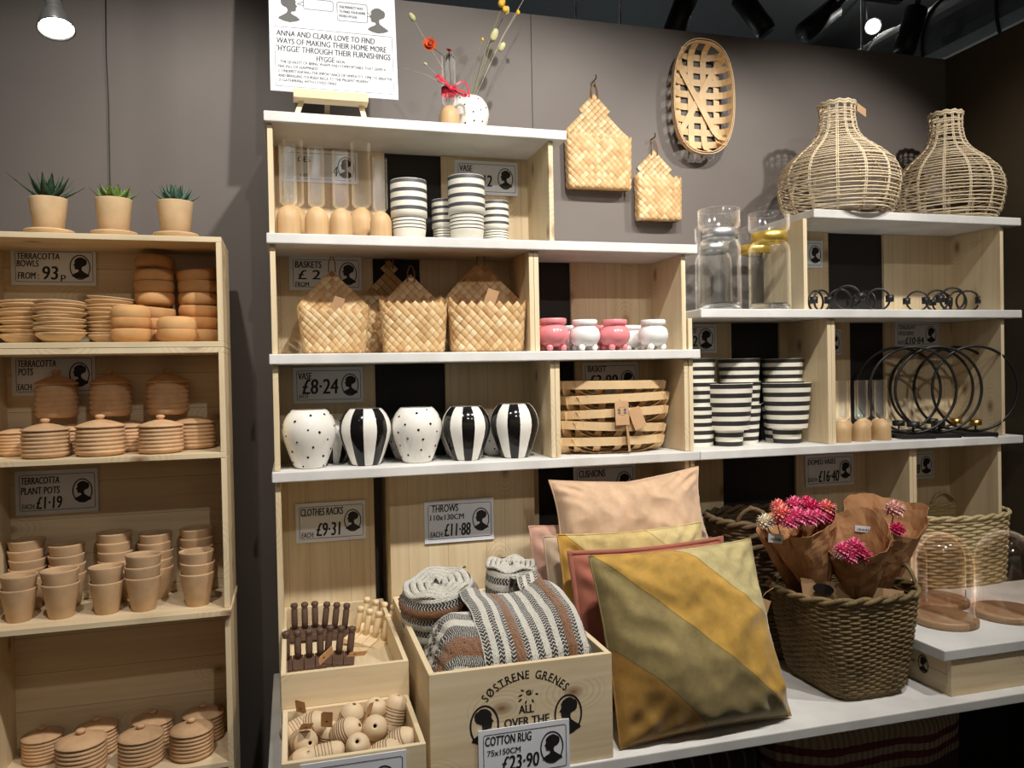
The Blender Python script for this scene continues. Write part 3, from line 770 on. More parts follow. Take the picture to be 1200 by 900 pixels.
for xa, xb in ((358, 346.5), (420, 428)):
    A, B = W(xa, 118, Y=2.375), W(xb, 133, Y=2.34)
    b = MB(); dx = .0075
    za, zb = zl+.16, Zt1
    xm = A.x+(A.x-B.x)*.16/max(.03, (zl-.026-Zt1))*.55
    ya, yb = 2.385+.02, 2.345
    vs = []
    for (x, y, z) in ((B.x, yb, zb), (xm, ya, za)):
        vs += [(x-dx, y-.004, z), (x+dx, y-.004, z), (x+dx, y+.004, z), (x-dx, y+.004, z)]
    b.add(vs, [(0, 1, 2, 3), (7, 6, 5, 4), (0, 4, 5, 1), (1, 5, 6, 2), (2, 6, 7, 3), (3, 7, 4, 0)]); b.build('front_leg', M['pine_v'], e)
c = W(384, 120, Y=2.44)
b = MB(); vs = []
for (x, y, z) in ((c.x, 2.50, Zt1), (c.x, 2.412, zl+.2)): vs += [(x-dx, y-.004, z), (x+dx, y-.004, z), (x+dx, y+.004, z), (x-dx, y+.004, z)]
b.add(vs, [(0, 1, 2, 3), (7, 6, 5, 4), (0, 4, 5, 1), (1, 5, 6, 2), (2, 6, 7, 3), (3, 7, 4, 0)]); b.build('rear_leg', M['pine_v'], e)

# --- round vases, dotted and striped
VP = [(0, 0), (.51, 0), (.58, .06), (.70, .33), (.83, .70), (.945, 1.04), (1.0, 1.33), (.985, 1.55), (.925, 1.77), (.83, 1.95), (.71, 2.10), (.62, 2.18), (.585, 2.16), (.60, 2.05), (.8, 1.75), (.92, 1.4), (.8, .8), (.5, .1), (0, .08)]
VR = .0815
def make_dotvase():
    b = MB(); b.lathe([(r*VR, z*VR) for r, z in VP], 56)
    g = random.Random(3); pts = []
    prof = VP[2:11]
    for tr in range(900):
        u = g.random()*7.999; i = int(u); f = u-i; r = (prof[i][0]*(1-f)+prof[i+1][0]*f)*VR; z = (prof[i][1]*(1-f)+prof[i+1][1]*f)*VR; a = g.random()*2*PI
        p = Vector((r*math.cos(a), r*math.sin(a), z))
        if all((p-q).length > .033 for q, _ in pts):
            dr, dz = prof[i+1][0]-prof[i][0], prof[i+1][1]-prof[i][1]
            pts.append((p, Vector((dz*math.cos(a), dz*math.sin(a), -dr)).normalized()))
    for p, n in pts:
        s = g.choice((.0030, .0036, .0040)); b.lathe([(s, -.001), (s*.95, .0009), (s*.5, .0013), (0, .0014)], 12, 1, Matrix.Translation(p) @ n.to_track_quat('Z', 'Y').to_matrix().to_4x4())
    return b.build('dotted_vase', [M['white_glaze'], M['black_glaze']])
def make_stripevase():
    b = MB(); n = 60
    def mi(j, k):
        if j < 1 or j > 10: return 0
        return 1 if ((k+2) % 10) < 5 else 0
    b.lathe([(r*VR, z*VR) for r, z in VP], n, mi)
    return b.build('striped_vase', [M['white_glaze'], M['black_glaze']])
Z4b = ZB['t4']+.0003
for x0, x1, Y, kind, rz, lab in ((330, 394.5, 2.378, 'd', 0.4, 'white vase with black dots at the left end of the row'), (397, 458.5, 2.385, 's', .05, 'black and white striped vase between the two dotted vases'),
        (458.5, 518, 2.385, 'd', 2.2, 'white vase with black dots between two striped vases'), (517.5, 575, 2.385, 's', .35, 'middle striped vase, right of the second dotted vase'), (574, 631.5, 2.39, 's', .18, 'striped vase at the right end of the row by the crate side')):
    X, r = cyl(x0, x1, Y, 500)
    place('vase'+kind, make_dotvase if kind == 'd' else make_stripevase, (X, Y, Z4b), (0, 0, rz), lab, 'vase', 'round dotted and striped vases', r/VR)
for x, kind, rz, lab in ((392, 's', 1.2, 'striped vase behind the first dotted and first striped vase'), (478, 'd', 1.0, 'dotted vase behind the striped vase and second dotted vase'), (539, 'd', 3.0, 'dotted vase behind the middle striped vase'), (583, 'd', 4.4, 'dotted vase in shadow behind the rightmost striped vase')):
    X = W(x, 500, Y=2.485).x
    place('vase'+kind, None, (X-.006, 2.484, Z4b), (0, 0, rz), lab, 'vase', 'round dotted and striped vases', .74 if kind == 's' else .75)

# --- bud vases: turned wooden dome with a glass tube
M['beech_l'] = pine('pale_turned_wood', 'z', (202, 168, 124), knots=False)
def make_bud():
    t = thing('bud_vase', None, None)
    b = MB(); R = .043
    b.lathe([(0, 0), (R*.97, 0), (R, .002)]+[(max(.012, R*math.cos(a)**.92), .060+.052*math.sin(a)) for a in [k*PI/2/9 for k in range(10)]]+[(.011, .111), (.011, .10), (0, .10)], 40)
    b.build('wooden_base', M['beech_l'], t)
    b = MB(); r = .0292
    b.lathe([(0, .1105), (.010, .1105), (.022, .1150), (r, .124), (r, .322), (r-.0003, .3235), (r-.0022, .3235), (r-.0024, .322), (r-.0024, .126), (.020, .118), (.009, .1135), (0, .1135)], 36)
    b.build('glass_tube', M['glass_speck'], t)
    return t
def bud(x0, x1, Y, Z, lab, grp, k=None, y=255):
    X, r = cyl(x0, x1, Y, y)
    return place('bud', make_bud, (X, Y, Z), (0, 0, X*7), lab, 'bud vase', grp, k or r/.043)
Zt2 = ZB['t2']+.0003
G = 'glass bud vases on the upper shelf'
for x0, x1, Y, lab in ((323.5, 353, 2.36, 'tall glass tube vase on wooden dome at the left end of the upper shelf'), (357, 385.5, 2.36, 'second glass tube vase from the left on the upper shelf'), (386, 413.5, 2.36, 'third glass tube vase from the left on the upper shelf'),
        (412, 436, 2.455, 'glass tube vase standing back between the third and the last one'), (433.5, 459, 2.36, 'glass tube vase nearest the striped cups'), (333.5, 356.5, 2.47, 'glass tube vase behind the leftmost one')):
    bud(x0, x1, Y, Zt2, lab, G, .99 if x0 in (412, 333.5) else None)

# --- striped cups: a big banded cup on a nest of white ones
def cupmesh(key, r0, r1, h, bands, first=True):
    """tapering pot, bands = number of dark rings"""
    def f():
        b = MB(); n = 2*bands; out = []; mi = []
        out += [(0, 0), (r0*.96, 0)]; mi += [0]
        for i in range(n):
            u0, u1 = i/n, (i+1)/n
            a = (r0+(r1-r0)*u0, max(.002, h*u0)); c = (r0+(r1-r0)*u1, h*u1)
            out += [a, c]; mi += [mi[-1] if i else 0, (1 if i % 2 else 0)]
        out += [(r1-.003, h+.001), (r1-.005, h-.002), (r0-.004, .006), (0, .006)]; mi += [0, 0, 0, 0]
        b.lathe(out, 44, mi); return b.build('striped_pot', [M['matt_white'], M['matt_grey']])
    return f
def make_rim():       # nested cup of which the rim and a dark line show
    b = MB(); h = .032
    b.lathe([(0, 0), (.037, 0), (.040, .003), (.0432, h-.0045), (.0437, h-.0018), (.0437, h), (.0415, h), (.036, .006), (0, .006)], 40, [0, 0, 0, 1, 0, 0, 0, 0])
    return b.build('striped_cup', [M['matt_white'], M['matt_grey']])
def make_topcup():
    b = MB(); h = .098; r0, r1 = .0470, .0465; out = [(0, 0), (r0-.006, 0), (r0-.001, .004)]; mi = [0, 0]
    zs = [.004, .018, .028, .041, .051, .064, .074, .087, .097]
    for i in range(8):
        out += [(r0, zs[i]+.0005), (r0, zs[i+1])]; mi += [0, 1 if i % 2 else 0]
    out += [(r1, h), (r1-.004, h), (r1-.006, .01), (0, .008)]; mi += [0, 0, 0, 0]
    b.lathe(out, 44, mi); return b.build('striped_cup', [M['matt_white'], M['matt_grey']])
for si, (x0, x1, Y, n, who) in enumerate(((457.5, 500.5, 2.37, 4, 'left cup stack'), (503, 532, 2.455, 4, 'half hidden back cup stack'), (525, 568.5, 2.355, 5, 'tallest cup stack in front'), (567, 597, 2.45, 4, 'right cup stack'))):
    X, r = cyl(x0, x1, Y, 240); k = max(r/.0473, .8) if si not in (1, 3) else .93
    if si == 1: X = W(522, 240, Y=Y).x
    if si == 3: X = W(580, 240, Y=Y).x
    z = Zt2; top = None
    for i in range(n):
        place('rimcup', make_rim, (X, Y, z), 0, '%s nested white cup in the %s' % (stackword(i, n+1), who), 'cup', 'nested striped cups', k); z += .0088*k
    place('topcup', make_topcup, (X, Y, z+.0205*k), 0, 'large grey and white banded cup on top of the %s' % who, 'cup', 'nested striped cups', k)

# --- woven chip baskets shaped like little houses
def chipmat():
    t = NT('woven_wood_chip'); at = t.node('ShaderNodeAttribute', attribute_name='cell')
    sp = t.node('ShaderNodeSeparateXYZ'); t.link(at.outputs['Vector'], sp.inputs[0])
    col = t.ramp(sp.outputs[0], [(0, lin((196, 154, 104))), (.3, lin((216, 178, 126))), (.7, lin((228, 194, 144))), (1, lin((240, 216, 172)))])
    # grain along each strip
    v = t.node('ShaderNodeCombineXYZ'); t.link(t.math('MULTIPLY', sp.outputs[1], 260.0), v.inputs[0]); t.link(t.math('MULTIPLY', sp.outputs[2], 14.0), v.inputs[1]); t.link(t.math('MULTIPLY', sp.outputs[0], 50.0), v.inputs[2])
    g = t.noise(v.outputs[0], 1, 2)
    col = t.mix(t.math('MULTIPLY', g, .28), col, lin((150, 104, 60)))
    return t.fin(col, .5)
M['chip'] = chipmat()
def weave(fn, per, hmax, cell, g, closed=True):
    """diagonal weave over fn(s, h) -> (point, normal); s runs round the perimeter; hmax(s) cuts the top edge in zigzags"""
    b = MB(); at = []; n = max(4, round(per/cell)); cs = per/n; half = cs/2
    top = max(hmax(per*i/200) for i in range(201))
    rows = int(top/half)+2
    for j in range(0, rows):
        for i in range(n):
            s0 = (i+(.5 if j % 2 else 0))*cs; h0 = j*half
            if h0 > hmax(s0 % per)+half*.35: continue
            d = (i+((j+1)//2) + j*0) ; hor = (j % 2 == 0)
            # corners of the diamond: left, bottom, right, top ; strip runs bottom-left to top-right when hor
            c = random.Random(i*977+j*131+int(per*1e4)).random()*.999
            vs = []; ats = []
            for a in (-1, -.5, 0, .5, 1):
                for q in (-1, 0, 1):
                    # a: along strip, q: across
                    al, ac = a*half*.99, q*half*.92
                    if hor: ds, dh = (al+ac)/2*1.0, (al-ac)/2
                    else: ds, dh = (al-ac)/2, (al+ac)/2
                    P, N = fn(s0+ds, max(0, h0+dh))
                    lift = .0022*(1-abs(a)**2.2)-.0004+(.0002 if q == 0 else 0)
                    vs.append(P+N*lift); ats.append((c, ac+c, al+c))
            fs = [(x*3+y, x*3+y+1, x*3+y+4, x*3+y+3) for x in range(4) for y in range(2)]
            b.add(vs, fs, 0, False); at += ats
    return b, at
def rr_loop(w, d, p=5.0, N=240):
    """superellipse loop (front first), arclength parametrised"""
    pts = []
    for k in range(N+1):
        a = -PI/2+2*PI*k/N-PI
        c, s = math.cos(a), math.sin(a)
        pts.append(Vector((w/2*math.copysign(abs(c)**(2/p), c), d/2*math.copysign(abs(s)**(2/p), s), 0)))
    L = [0]
    for k in range(N): L.append(L[-1]+(pts[k+1]-pts[k]).length)
    def at(s):
        s = s % L[-1]; lo = 0; hi = N
        while hi-lo > 1:
            m = (lo+hi)//2
            if L[m] <= s: lo = m
            else: hi = m
        f = (s-L[lo])/max(1e-9, L[hi]-L[lo]); p_ = pts[lo].lerp(pts[hi], f); tg = (pts[hi]-pts[lo]).normalized()
        return p_, Vector((-tg.y, tg.x, 0))
    return at, L[-1]
def house_basket(w=.25, d=.11, h1=.155, hb=.275, cell=.036, taper=.86, loop=True, tagcard=True, front=None):
    def f():
        t = thing('woven_basket', None, None)
        loopf, per = rr_loop(w, d, 4.5)
        cen = Vector((0, 0, 0))
        p0, n0 = loopf(0); sgn = 1 if n0.dot(p0) > 0 else -1
        def fn(s, h):
            p, n = loopf(s); k = taper+(1-taper)*min(1, h/h1)
            n = n*sgn
            rnd = 0 if h > .012 else (1-math.sqrt(max(0, 1-((.012-h)/.012)**2)))*.012
            return Vector((p.x*k, p.y*k, h))-n*rnd, n
        h1_ = h1
        def hmax(s):
            p, n = loopf(s); u = p.x/(w/2)
            if p.y > -d*.1: return h1_+.008+(hb-h1_-.008)*max(0, 1-abs(u))
            return (front or h1_)-.004 + .006*(1 if abs(u) > .85 else 0)
        b, at = weave(fn, per, hmax, cell, None)
        b.build('woven_body', M['chip'], t, attr={'cell': at})
        # inner lining so that nothing shows between the strips, and the bottom
        b = MB(); N = 60; vs = []
        for i in range(N):
            s = per*i/N
            P0, n = fn(s, .004); P1, _ = fn(s, max(.01, min((front or h1_)*.8, hmax(s)-.008))); vs += [P0-n*.0022, P1-n*.0022]
        b.add(vs, [(2*i, 2*((i+1) % N), 2*((i+1) % N)+1, 2*i+1) for i in range(N)]); b.add([vs[2*i] for i in range(N)], [tuple(range(N))])
        b.build('lining', M['chip_in'], t)
        if loop:
            b = MB(); c = Vector((0, d/2-.003, hb-.004))
            b.tube([c+Vector((-.012, 0, -.012)), c+Vector((-.011, -.003, .022)), c+Vector((-.003, -.004, .044)), c+Vector((.004, -.004, .043)), c+Vector((.012, -.003, .02)), c+Vector((.012, 0, -.012))], .0022, 6)
            b.build('hanging_loop', M['twine'], t)
        if tagcard:
            b = MB(); b.box(-.019, .019, -.0006, .0006, -.03, .03, T=Matrix.Translation((.012, -d/2*.35, (front or h1)+.012)) @ Euler((.25, .3, .15)).to_matrix().to_4x4()); b.build('tag', M['kraft_card'], t)
        return t
    return f
M['chip_in'] = plain('chip_lining', (190, 146, 96), .7, .1, 40)
M['twine'] = plain('brown_twine', (150, 112, 74), .8, .1, 60)
Z3b = ZB['t3']+.0005
def hb(key, x0, x1, Y, lab, rz=0, build=None, w0=.25, scale=None, dz=0):
    A, B = W(x0, 390, Y=Y), W(x1, 390, Y=Y)
    return place(key, build, ((A.x+B.x)/2, Y, Z3b+dz), (0, 0, rz), lab, 'basket', 'house shaped woven baskets', scale or (B.x-A.x)/w0)
big = house_basket(.25, .125, .16, .315, .029, .84)
hb('houseA', 349, 433, 2.385, 'house shaped woven basket at the left end of the shelf with a kraft tag inside', 0, big)
mid = house_basket(.222, .115, .165, .262, .029, .9, tagcard=False)
hb('houseB', 445.5, 523.5, 2.385, 'middle house shaped woven basket with the sharp pointed front rim', -.04, mid, .225)
wide = house_basket(.25, .135, .155, .30, .029, .9)
hb('houseC', 524, 614, 2.385, 'widest house shaped woven basket beside the crate divider', -.03, wide)
place('houseD', house_basket(.215, .07, .15, .29, .029, .9, tagcard=False), (W(460, 390, Y=2.497).x, 2.497, Z3b), (0, 0, .05), 'dark house basket behind the middle woven basket', 'basket', 'house shaped woven baskets')
# hanging on the wall
def hang(key, x0, x1, ytop, ybot, lab, fn, w0, h0):
    Y = YW-.033
    A, B = W(x0, 190, Y=Y-.025), W(x1, 190, Y=Y-.025); zb = W((x0+x1)/2, ybot, Y=Y-.025).z
    o = place(key, fn, ((A.x+B.x)/2, Y, zb), 0, lab, 'basket', 'house shaped woven baskets'); return o
A, B = W(666, 200, Y=2.61), W(742, 200, Y=2.61); wA = (B.x-A.x)
zb = W(700, 219, Y=2.61).z; zs = W(742, 160, Y=2.61).z-zb; zp = W(697, 108, Y=YW-.01).z-zb
hang('hangA', 666, 742, 108, 221, 'larger house shaped woven basket hanging on the taupe wall', house_basket(wA, .058, zs, zp, .0245, .97, tagcard=False), wA, zp)
A, B = W(748, 230, Y=2.61), W(800, 230, Y=2.61); wB = B.x-A.x
zb2 = W(774, 257, Y=2.61).z; zs2 = W(800, 208, Y=2.61).z-zb2; zp2 = W(767, 176, Y=YW-.01).z-zb2
hang('hangB', 748, 800, 176, 258, 'smaller house shaped woven basket hanging below the oval one', house_basket(wB, .055, zs2, zp2, .0235, .98, tagcard=False), wB, zp2)
for x, y, lab in ((696.5, 90, 'small wall hook carrying the larger house basket'), (765.5, 158, 'small wall hook carrying the smaller house basket')):
    p = W(x, y, Y=YW-.02); b = MB(); b.tube([(p.x, YW-.001, p.z-.012), (p.x, YW-.035, p.z-.012), (p.x, YW-.036, p.z+.002)], .0022, 8)
    tag(b.build('wall_hook', M['cord']), lab, 'hook', 'wall hooks')

# --- shallow oval baskets of wood strips
M['strip'] = plain('pale_wood_strip', (222, 188, 140), .5, .1, 20, .1, 120)
M['strip2'] = plain('pale_wood_rim', (226, 194, 148), .5, .08, 16, .1, 120)
def ribbon(b, pts, nrm, wid, th, mi=0):
    vs = []
    N = len(pts)
    for i, p in enumerate(pts):
        a, c = pts[max(0, i-1)], pts[min(N-1, i+1)]; t = (c-a).normalized(); n = nrm[i]; s = t.cross(n).normalized()
        vs += [p-s*wid/2-n*th/2, p+s*wid/2-n*th/2, p+s*wid/2+n*th/2, p-s*wid/2+n*th/2]
    fs = []
    for i in range(N-1):
        for k in range(4): fs.append((4*i+k, 4*i+(k+1) % 4, 4*i+4+(k+1) % 4, 4*i+4+k))
    fs += [(3, 2, 1, 0), tuple(4*(N-1)+k for k in range(4))]
    b.add(vs, fs, mi, False)
def oval_basket(a, c, h, ncross=7, nlong=4, wid=.024, tagc=True, ex=2.0, fan=.80):
    def f():
        t = thing('oval_basket', None, None); N = 72
        def rimpt(al, k=1.0): return Vector((a*k*math.copysign(abs(math.cos(al))**(2/ex), math.cos(al)), c*k*math.copysign(abs(math.sin(al))**(2/ex), math.sin(al)), 0))
        def band(name, k0, k1, z0, z1, th):
            b = MB(); vs = []
            for i in range(N):
                al = 2*PI*i/N; p0, p1 = rimpt(al, k0), rimpt(al, k1)
                nx = Vector((p1.x/a/a, p1.y/c/c, 0)).normalized()*th
                vs += [p0+Vector((0, 0, z0)), p1+Vector((0, 0, z1)), p1+nx+Vector((0, 0, z1)), p0+nx+Vector((0, 0, z0))]
            fs = [(4*i+k, 4*i+(k+1) % 4, 4*((i+1) % N)+(k+1) % 4, 4*((i+1) % N)+k) for i in range(N) for k in range(4)]
            b.add(vs, fs); b.build(name, M['strip2'], t)
        band('rim_band', .98, .99, h-.027, h, .0025)
        band('inner_band', .945, .955, h-.018, h-.001, .0018)
        def run(p, q, name, wd, lift, shrink=1.0):
            """a strip from rim to rim through the floor"""
            b = MB(); pts = []; n = 22; L = (q-p).length; side = min(.42, (h*(1.8 if fan < 1 else 1.2))/L)
            for i in range(n+1):
                u = i/n; P = p.lerp(q, u); e_ = min(u, 1-u)/side
                z = (1-math.sqrt(max(0, 1-(1-min(1, e_))**2.0)))*(h-.004)+.002+(lift*math.sin(u*PI*(ncross+1)) if 0 else lift)*min(1, e_)
                sh = 1+.0*e_
                kk = 1-(1-shrink)*min(1, e_*.8)
                pts.append(Vector((P.x*kk, P.y, z)))
            nr = []
            for i in range(n+1):
                A_, B_ = pts[max(0, i-1)], pts[min(n, i+1)]; tt = (B_-A_).normalized(); sd = Vector((-(q-p).y, (q-p).x, 0)).normalized(); nr.append(sd.cross(tt).normalized()*(-1))
            ribbon(b, pts, nr, wd, .0012); b.build(name, M['strip'], t)
        for i in range(ncross):
            u = -1+2*(i+.5)/ncross; x = a*(.95*math.sin(u*PI/2*.93) if fan < 1 else .88*u); y = c*.965*(1-abs(x/a)**ex)**(1/ex)
            run(Vector((x, -y, 0)), Vector((x, y, 0)), 'cross_strip', wid, .0016 if i % 2 else .0004, fan)
        for i in range(nlong):
            u = -1+2*(i+.5)/nlong; y = c*(.74 if fan < 1 else .86)*u; x = a*.965*(1-abs(y/c)**ex)**(1/ex)
            run(Vector((-x, y, 0)), Vector((x, y, 0)), 'long_strip', wid, .0030 if i % 2 else .001)
        for s in (-1, 1):
            al = .80; p, q = rimpt(s*al, .965), rimpt(s*al+PI, .965)
            run(p, q, 'diagonal_strip', wid*.95, .0075+.0012*s)
        b = MB(); 
        for i in range(24):
            al = 2*PI*(i+.3)/24; p = rimpt(al, .985); nx = Vector((p.x/a/a, p.y/c/c, 0)).normalized(); b.ball(p+nx*.0026+Vector((0, 0, h-.011)), .0013, 6, 4)
        b.build('rim_nails', M['steel'], t)
        return t
    return f
X0, r0 = W(650, 490, Y=2.40).x, 0
Xa, Xb = W(649, 490, Y=2.43).x, W(778, 490, Y=2.43).x
A_ = (Xb-Xa)/2
rr2 = random.Random(8)
zz = Z4b; nO = 5
tops = [492, 474, 468, 456, 437]
for i in range(nO):
    tl = [(0, 0), (.0, .05), (-.02, -.03), (-.02, -.025), (0, .01)][i]
    dx = [-.012, -.008, .006, .010, -.004][i]
    place('oval', oval_basket(A_*.97, .098, .055), ((Xa+Xb)/2+dx+.004, 2.425, zz), (tl[0], tl[1], 0), '%s shallow oval strip basket in the stack of five' % stackword(i, nO), 'basket', 'shallow oval strip baskets')
    zz += [.045, .044, .046, .044, 0][i]
# kraft tags hanging from the stack
for (x, y, w, h_, tz, lab) in ((729, 484, 15.5, 24, 0, 'kraft card tag with a printed face on the front of the oval basket stack'), (747, 490, 14, 22, .35, 'blank kraft tag tilted beside the printed one on the oval basket stack'), (736.5, 514, 8, 26, .03, 'narrow dark kraft tag on the lower oval baskets')):
    p = W(x, y, Y=2.312); k = (2.34)/F_PX*1.25
    t = thing('basket_tag', lab, 'tag', p, 0, 'kraft tags on the oval baskets'); t.rotation_euler = (-.08, -tz, .1 if w > 10 else .9)
    b = MB(); b.prism([(-w*k/2, -h_*k/2), (w*k/2, -h_*k/2), (w*k/2, h_*k*.42), (w*k*.4, h_*k/2), (-w*k*.4, h_*k/2), (-w*k/2, h_*k*.42)], -.0005, .0005); b.build('tag_card', M['kraft_card'], t)
    b = MB(); b.tube([(0, 0, h_*k*.4), (0, .01, h_*k*.55), (.002, .03, h_*k*.8)], .0008, 5); b.build('tag_string', M['twine'], t)
    if tz == 0:
        b = MB(); head(b, .010, -.002, .016, y=-.0009); head(b, -.010, -.002, .016, y=-.0009, flip=-1); ring(b, 0, .006, .016, .014, .0012, y=-.0008); b.build('printed_emblem', M['ink_grey'], t)
# oval one on the wall, opening towards the room
Yw = YW-.066
oa, ob = W(826, 44, Y=Yw), W(826, 181, Y=Yw); hl = (oa.z-ob.z)/2
wl = (W(862, 115, Y=Yw).x-W(789, 115, Y=Yw).x)/2
place('ovalwall', oval_basket(hl*.985, wl*.97, .062, 8, 4, .024, False, 2.5, 1.0), (W(826, 112, Y=Yw).x, YW-.004, (oa.z+ob.z)/2), Matrix(((0, 1, 0), (0, 0, -1), (-1, 0, 0))).to_euler()[:], 'oval strip basket hung flat on the taupe wall', 'basket', 'shallow oval strip baskets')

# --- little footed pots, pink and white
def make_footed(mat):
    def f():
        t = thing('footed_pot', None, None); b = MB()
        b.lathe([(0, .012), (.020, .012), (.034, .019), (.0425, .034), (.0435, .046), (.039, .060), (.031, .067), (.030, .070), (.0345, .072), (.036, .076), (.036, .083), (.0345, .0865), (.031, .0865), (.0295, .082), (.0295, .07), (.038, .05), (.03, .025), (0, .02)], 40)
        b.build('pot_body', M[mat], t)
        for k in range(4):
            a = PI/4+k*PI/2; b = MB(); b.ball((.028*math.cos(a), .028*math.sin(a), .0095), .0095, 14, 10); b.build('ball_foot', M[mat], t)
        return t
    return f
M['white_gloss'] = plain('clean_white_glaze', (240, 240, 238), .2, .02)
GP = 'small footed pots in the middle crate'
for x0, x1, Y, m, lab in ((629, 667.5, 2.345, 'pink', 'left pink footed pot in the front row'), (667, 703.5, 2.345, 'white_gloss', 'white footed pot between the two pink ones'), (702, 738.5, 2.345, 'pink', 'right pink footed pot in the front row'), (747.5, 783.5, 2.345, 'white_gloss', 'white footed pot at the right end of the front row')):
    X, r = cyl(x0, x1, Y, 390); place('foot'+m, make_footed(m), (X, Y, Z3b), (0, 0, .12), lab, 'pot', GP, r/.0435)
for x, m, lab in ((640, 'pink', 'pink footed pot in the back row beside the divider'), (672, 'white_gloss', 'white footed pot in the back row behind the left pink and white pots'), (705, 'pink', 'pink footed pot in the back row behind the right pink pot'), (739, 'white_gloss', 'white footed pot in the back row between the last two front pots')):
    place('foot'+m, None, (W(x, 390, Y=2.447).x, 2.447, Z3b), (0, 0, .12), lab, 'pot', GP, .99)

# --- bud vase with flowers and ribbon, dotted vase with dried stems, on the top board
M['petal_orange'] = plain('orange_petal', (214, 92, 40), .6, .25, 60); M['petal_red'] = plain('dark_red_petal', (150, 40, 36), .6, .2, 60)
M['petal_yellow'] = plain('yellow_petal', (222, 172, 60), .6, .2, 60); M['stem_dry'] = plain('dry_green_stem', (132, 128, 84), .7, .15, 40); M['stem_pale'] = plain('pale_stem', (176, 164, 144), .7, .1, 40)
M['stem_dark'] = plain('dark_stem', (66, 60, 48), .7, .1, 40)
M['bunny'] = plain('pale_green_grass_head', (188, 184, 138), .85, .18, 120, .4, 300); M['ribbon'] = plain('crimson_ribbon', (190, 24, 54), .45, .08, 40)
Yv = 2.385
X, r = cyl(515, 538.5, Yv, 140)
bud_o = place('bud', None, (X, Yv, Zt1), .5, 'glass bud vase tied with a red ribbon on the top board', 'bud vase', None, r/.043)
kB = r/.043
X2, r2 = cyl(526.5, 573, 2.47, 120)
place('vased', None, (X2, 2.47, Zt1), 5.1, 'dotted white vase with dried stems on the top board', 'vase', None, r2/VR)
def flower(b, c, r, mi=0, n=26, d=Vector((0, -1, .2))):
    """daisy like everlasting: rings of curved petals facing d"""
    q = d.to_track_quat('Z', 'Y').to_matrix().to_4x4(); T = Matrix.Translation(c) @ q
    old = b.T; b.T = T
    for ring_, (rad, tilt, cnt) in enumerate(((1.0, .15, n), (.8, .55, n), (.55, .95, n-8), (.35, 1.25, n-14))):
        for k in range(max(5, cnt)): leaf(b, r*rad, r*.17, r*.05, 2*PI*k/max(5, cnt)+ring_*.3, tilt, .55, mi)
    b.T = old
def stemline(name, pts, rad, mat, parent): 
    b = MB(); P = []
    for i in range(len(pts)-1):
        for k in range(5): P.append(Vector(pts[i]).lerp(Vector(pts[i+1]), k/5))
    P.append(Vector(pts[-1])); b.tube(P, rad, 5); return b.build(name, mat, parent)
def egg(b, c, L, r, d, mi=0):
    q = d.to_track_quat('Z', 'Y').to_matrix().to_4x4()
    pr = [(0, -L/2)]+[(r*math.sin(PI*k/9)**.8*(1.1-.25*k/9), -L/2*math.cos(PI*k/9)) for k in range(1, 9)]+[(0, L/2)]
    b.lathe(pr, 12, mi, Matrix.Translation(c) @ q, wob=lambda r_, z_, a_: (r_*(1+.06*math.sin(9*a_+z_*900)), z_))
tb = W(527, 130, Y=Yv); mouth = Vector((X, Yv, Zt1+.322*kB)); foot = Vector((X, Yv, Zt1+.13*kB))
t = thing('dried_flower_sprig', 'orange strawflower with a pale grass head leaning left out of the ribboned tube', 'flower', (0, 0, 0), 0, 'dried flowers on the top board')
pf = W(503.5, 53, Y=Yv-.02)
stemline('stem', [foot+Vector((-.008, 0, 0)), mouth+Vector((-.014, -.004, 0)), pf], .0012, M['stem_dark'], t)
b = MB(); flower(b, pf, .026, d=Vector((-.15, -1, .1))); b.build('flower_head', M['petal_orange'], t)
b = MB(); b.ball(pf+Vector((0, -.008, 0)), .008, 10, 7); b.build('flower_centre', M['petal_red'], t)
pg = W(483, 20, Y=Yv); stemline('grass_stem', [mouth+Vector((-.014, .002, -.04)), W(497, 44, Y=Yv+.012), pg], .0008, M['stem_pale'], t)
b = MB(); egg(b, pg, .028, .0085, Vector((-.4, 0, .6))); b.build('grass_head', M['bunny'], t)
t = thing('dried_flower_sprig', 'dark red dried bud at the mouth of the ribboned tube', 'flower', (0, 0, 0), 0, 'dried flowers on the top board')
pf = mouth+Vector((.001, -.006, .016)); stemline('stem', [foot, foot+Vector((.006, 0, .06)), pf], .0012, M['stem_dark'], t)
b = MB(); flower(b, pf, .013, n=16, d=Vector((.1, -.6, .8))); b.build('flower_head', M['petal_red'], t)
b = MB()
for k in range(7): leaf(b, .03, .004, .001, k*1.9, -.6, -.3)
o = b.build('dry_leaves', M['stem_dark'], t); o.location = pf+Vector((0, 0, -.006))
t = thing('dried_flower_sprig', 'long bare pale twig pointing left from the ribbon knot', 'flower', (0, 0, 0), 0, 'dried flowers on the top board')
pk = W(527, 103, Y=Yv-.028)
stemline('stem', [pk, W(500, 88, Y=Yv-.02), W(466, 78, Y=Yv+.05)], .0009, M['stem_pale'], t)
pb = W(498.5, 75, Y=Yv); stemline('bud_stem', [pk, W(510, 86, Y=Yv-.02), pb], .0006, M['stem_pale'], t)
b = MB(); egg(b, pb, .013, .0045, Vector((-.7, 0, .4))); b.build('grass_head', M['bunny'], t)
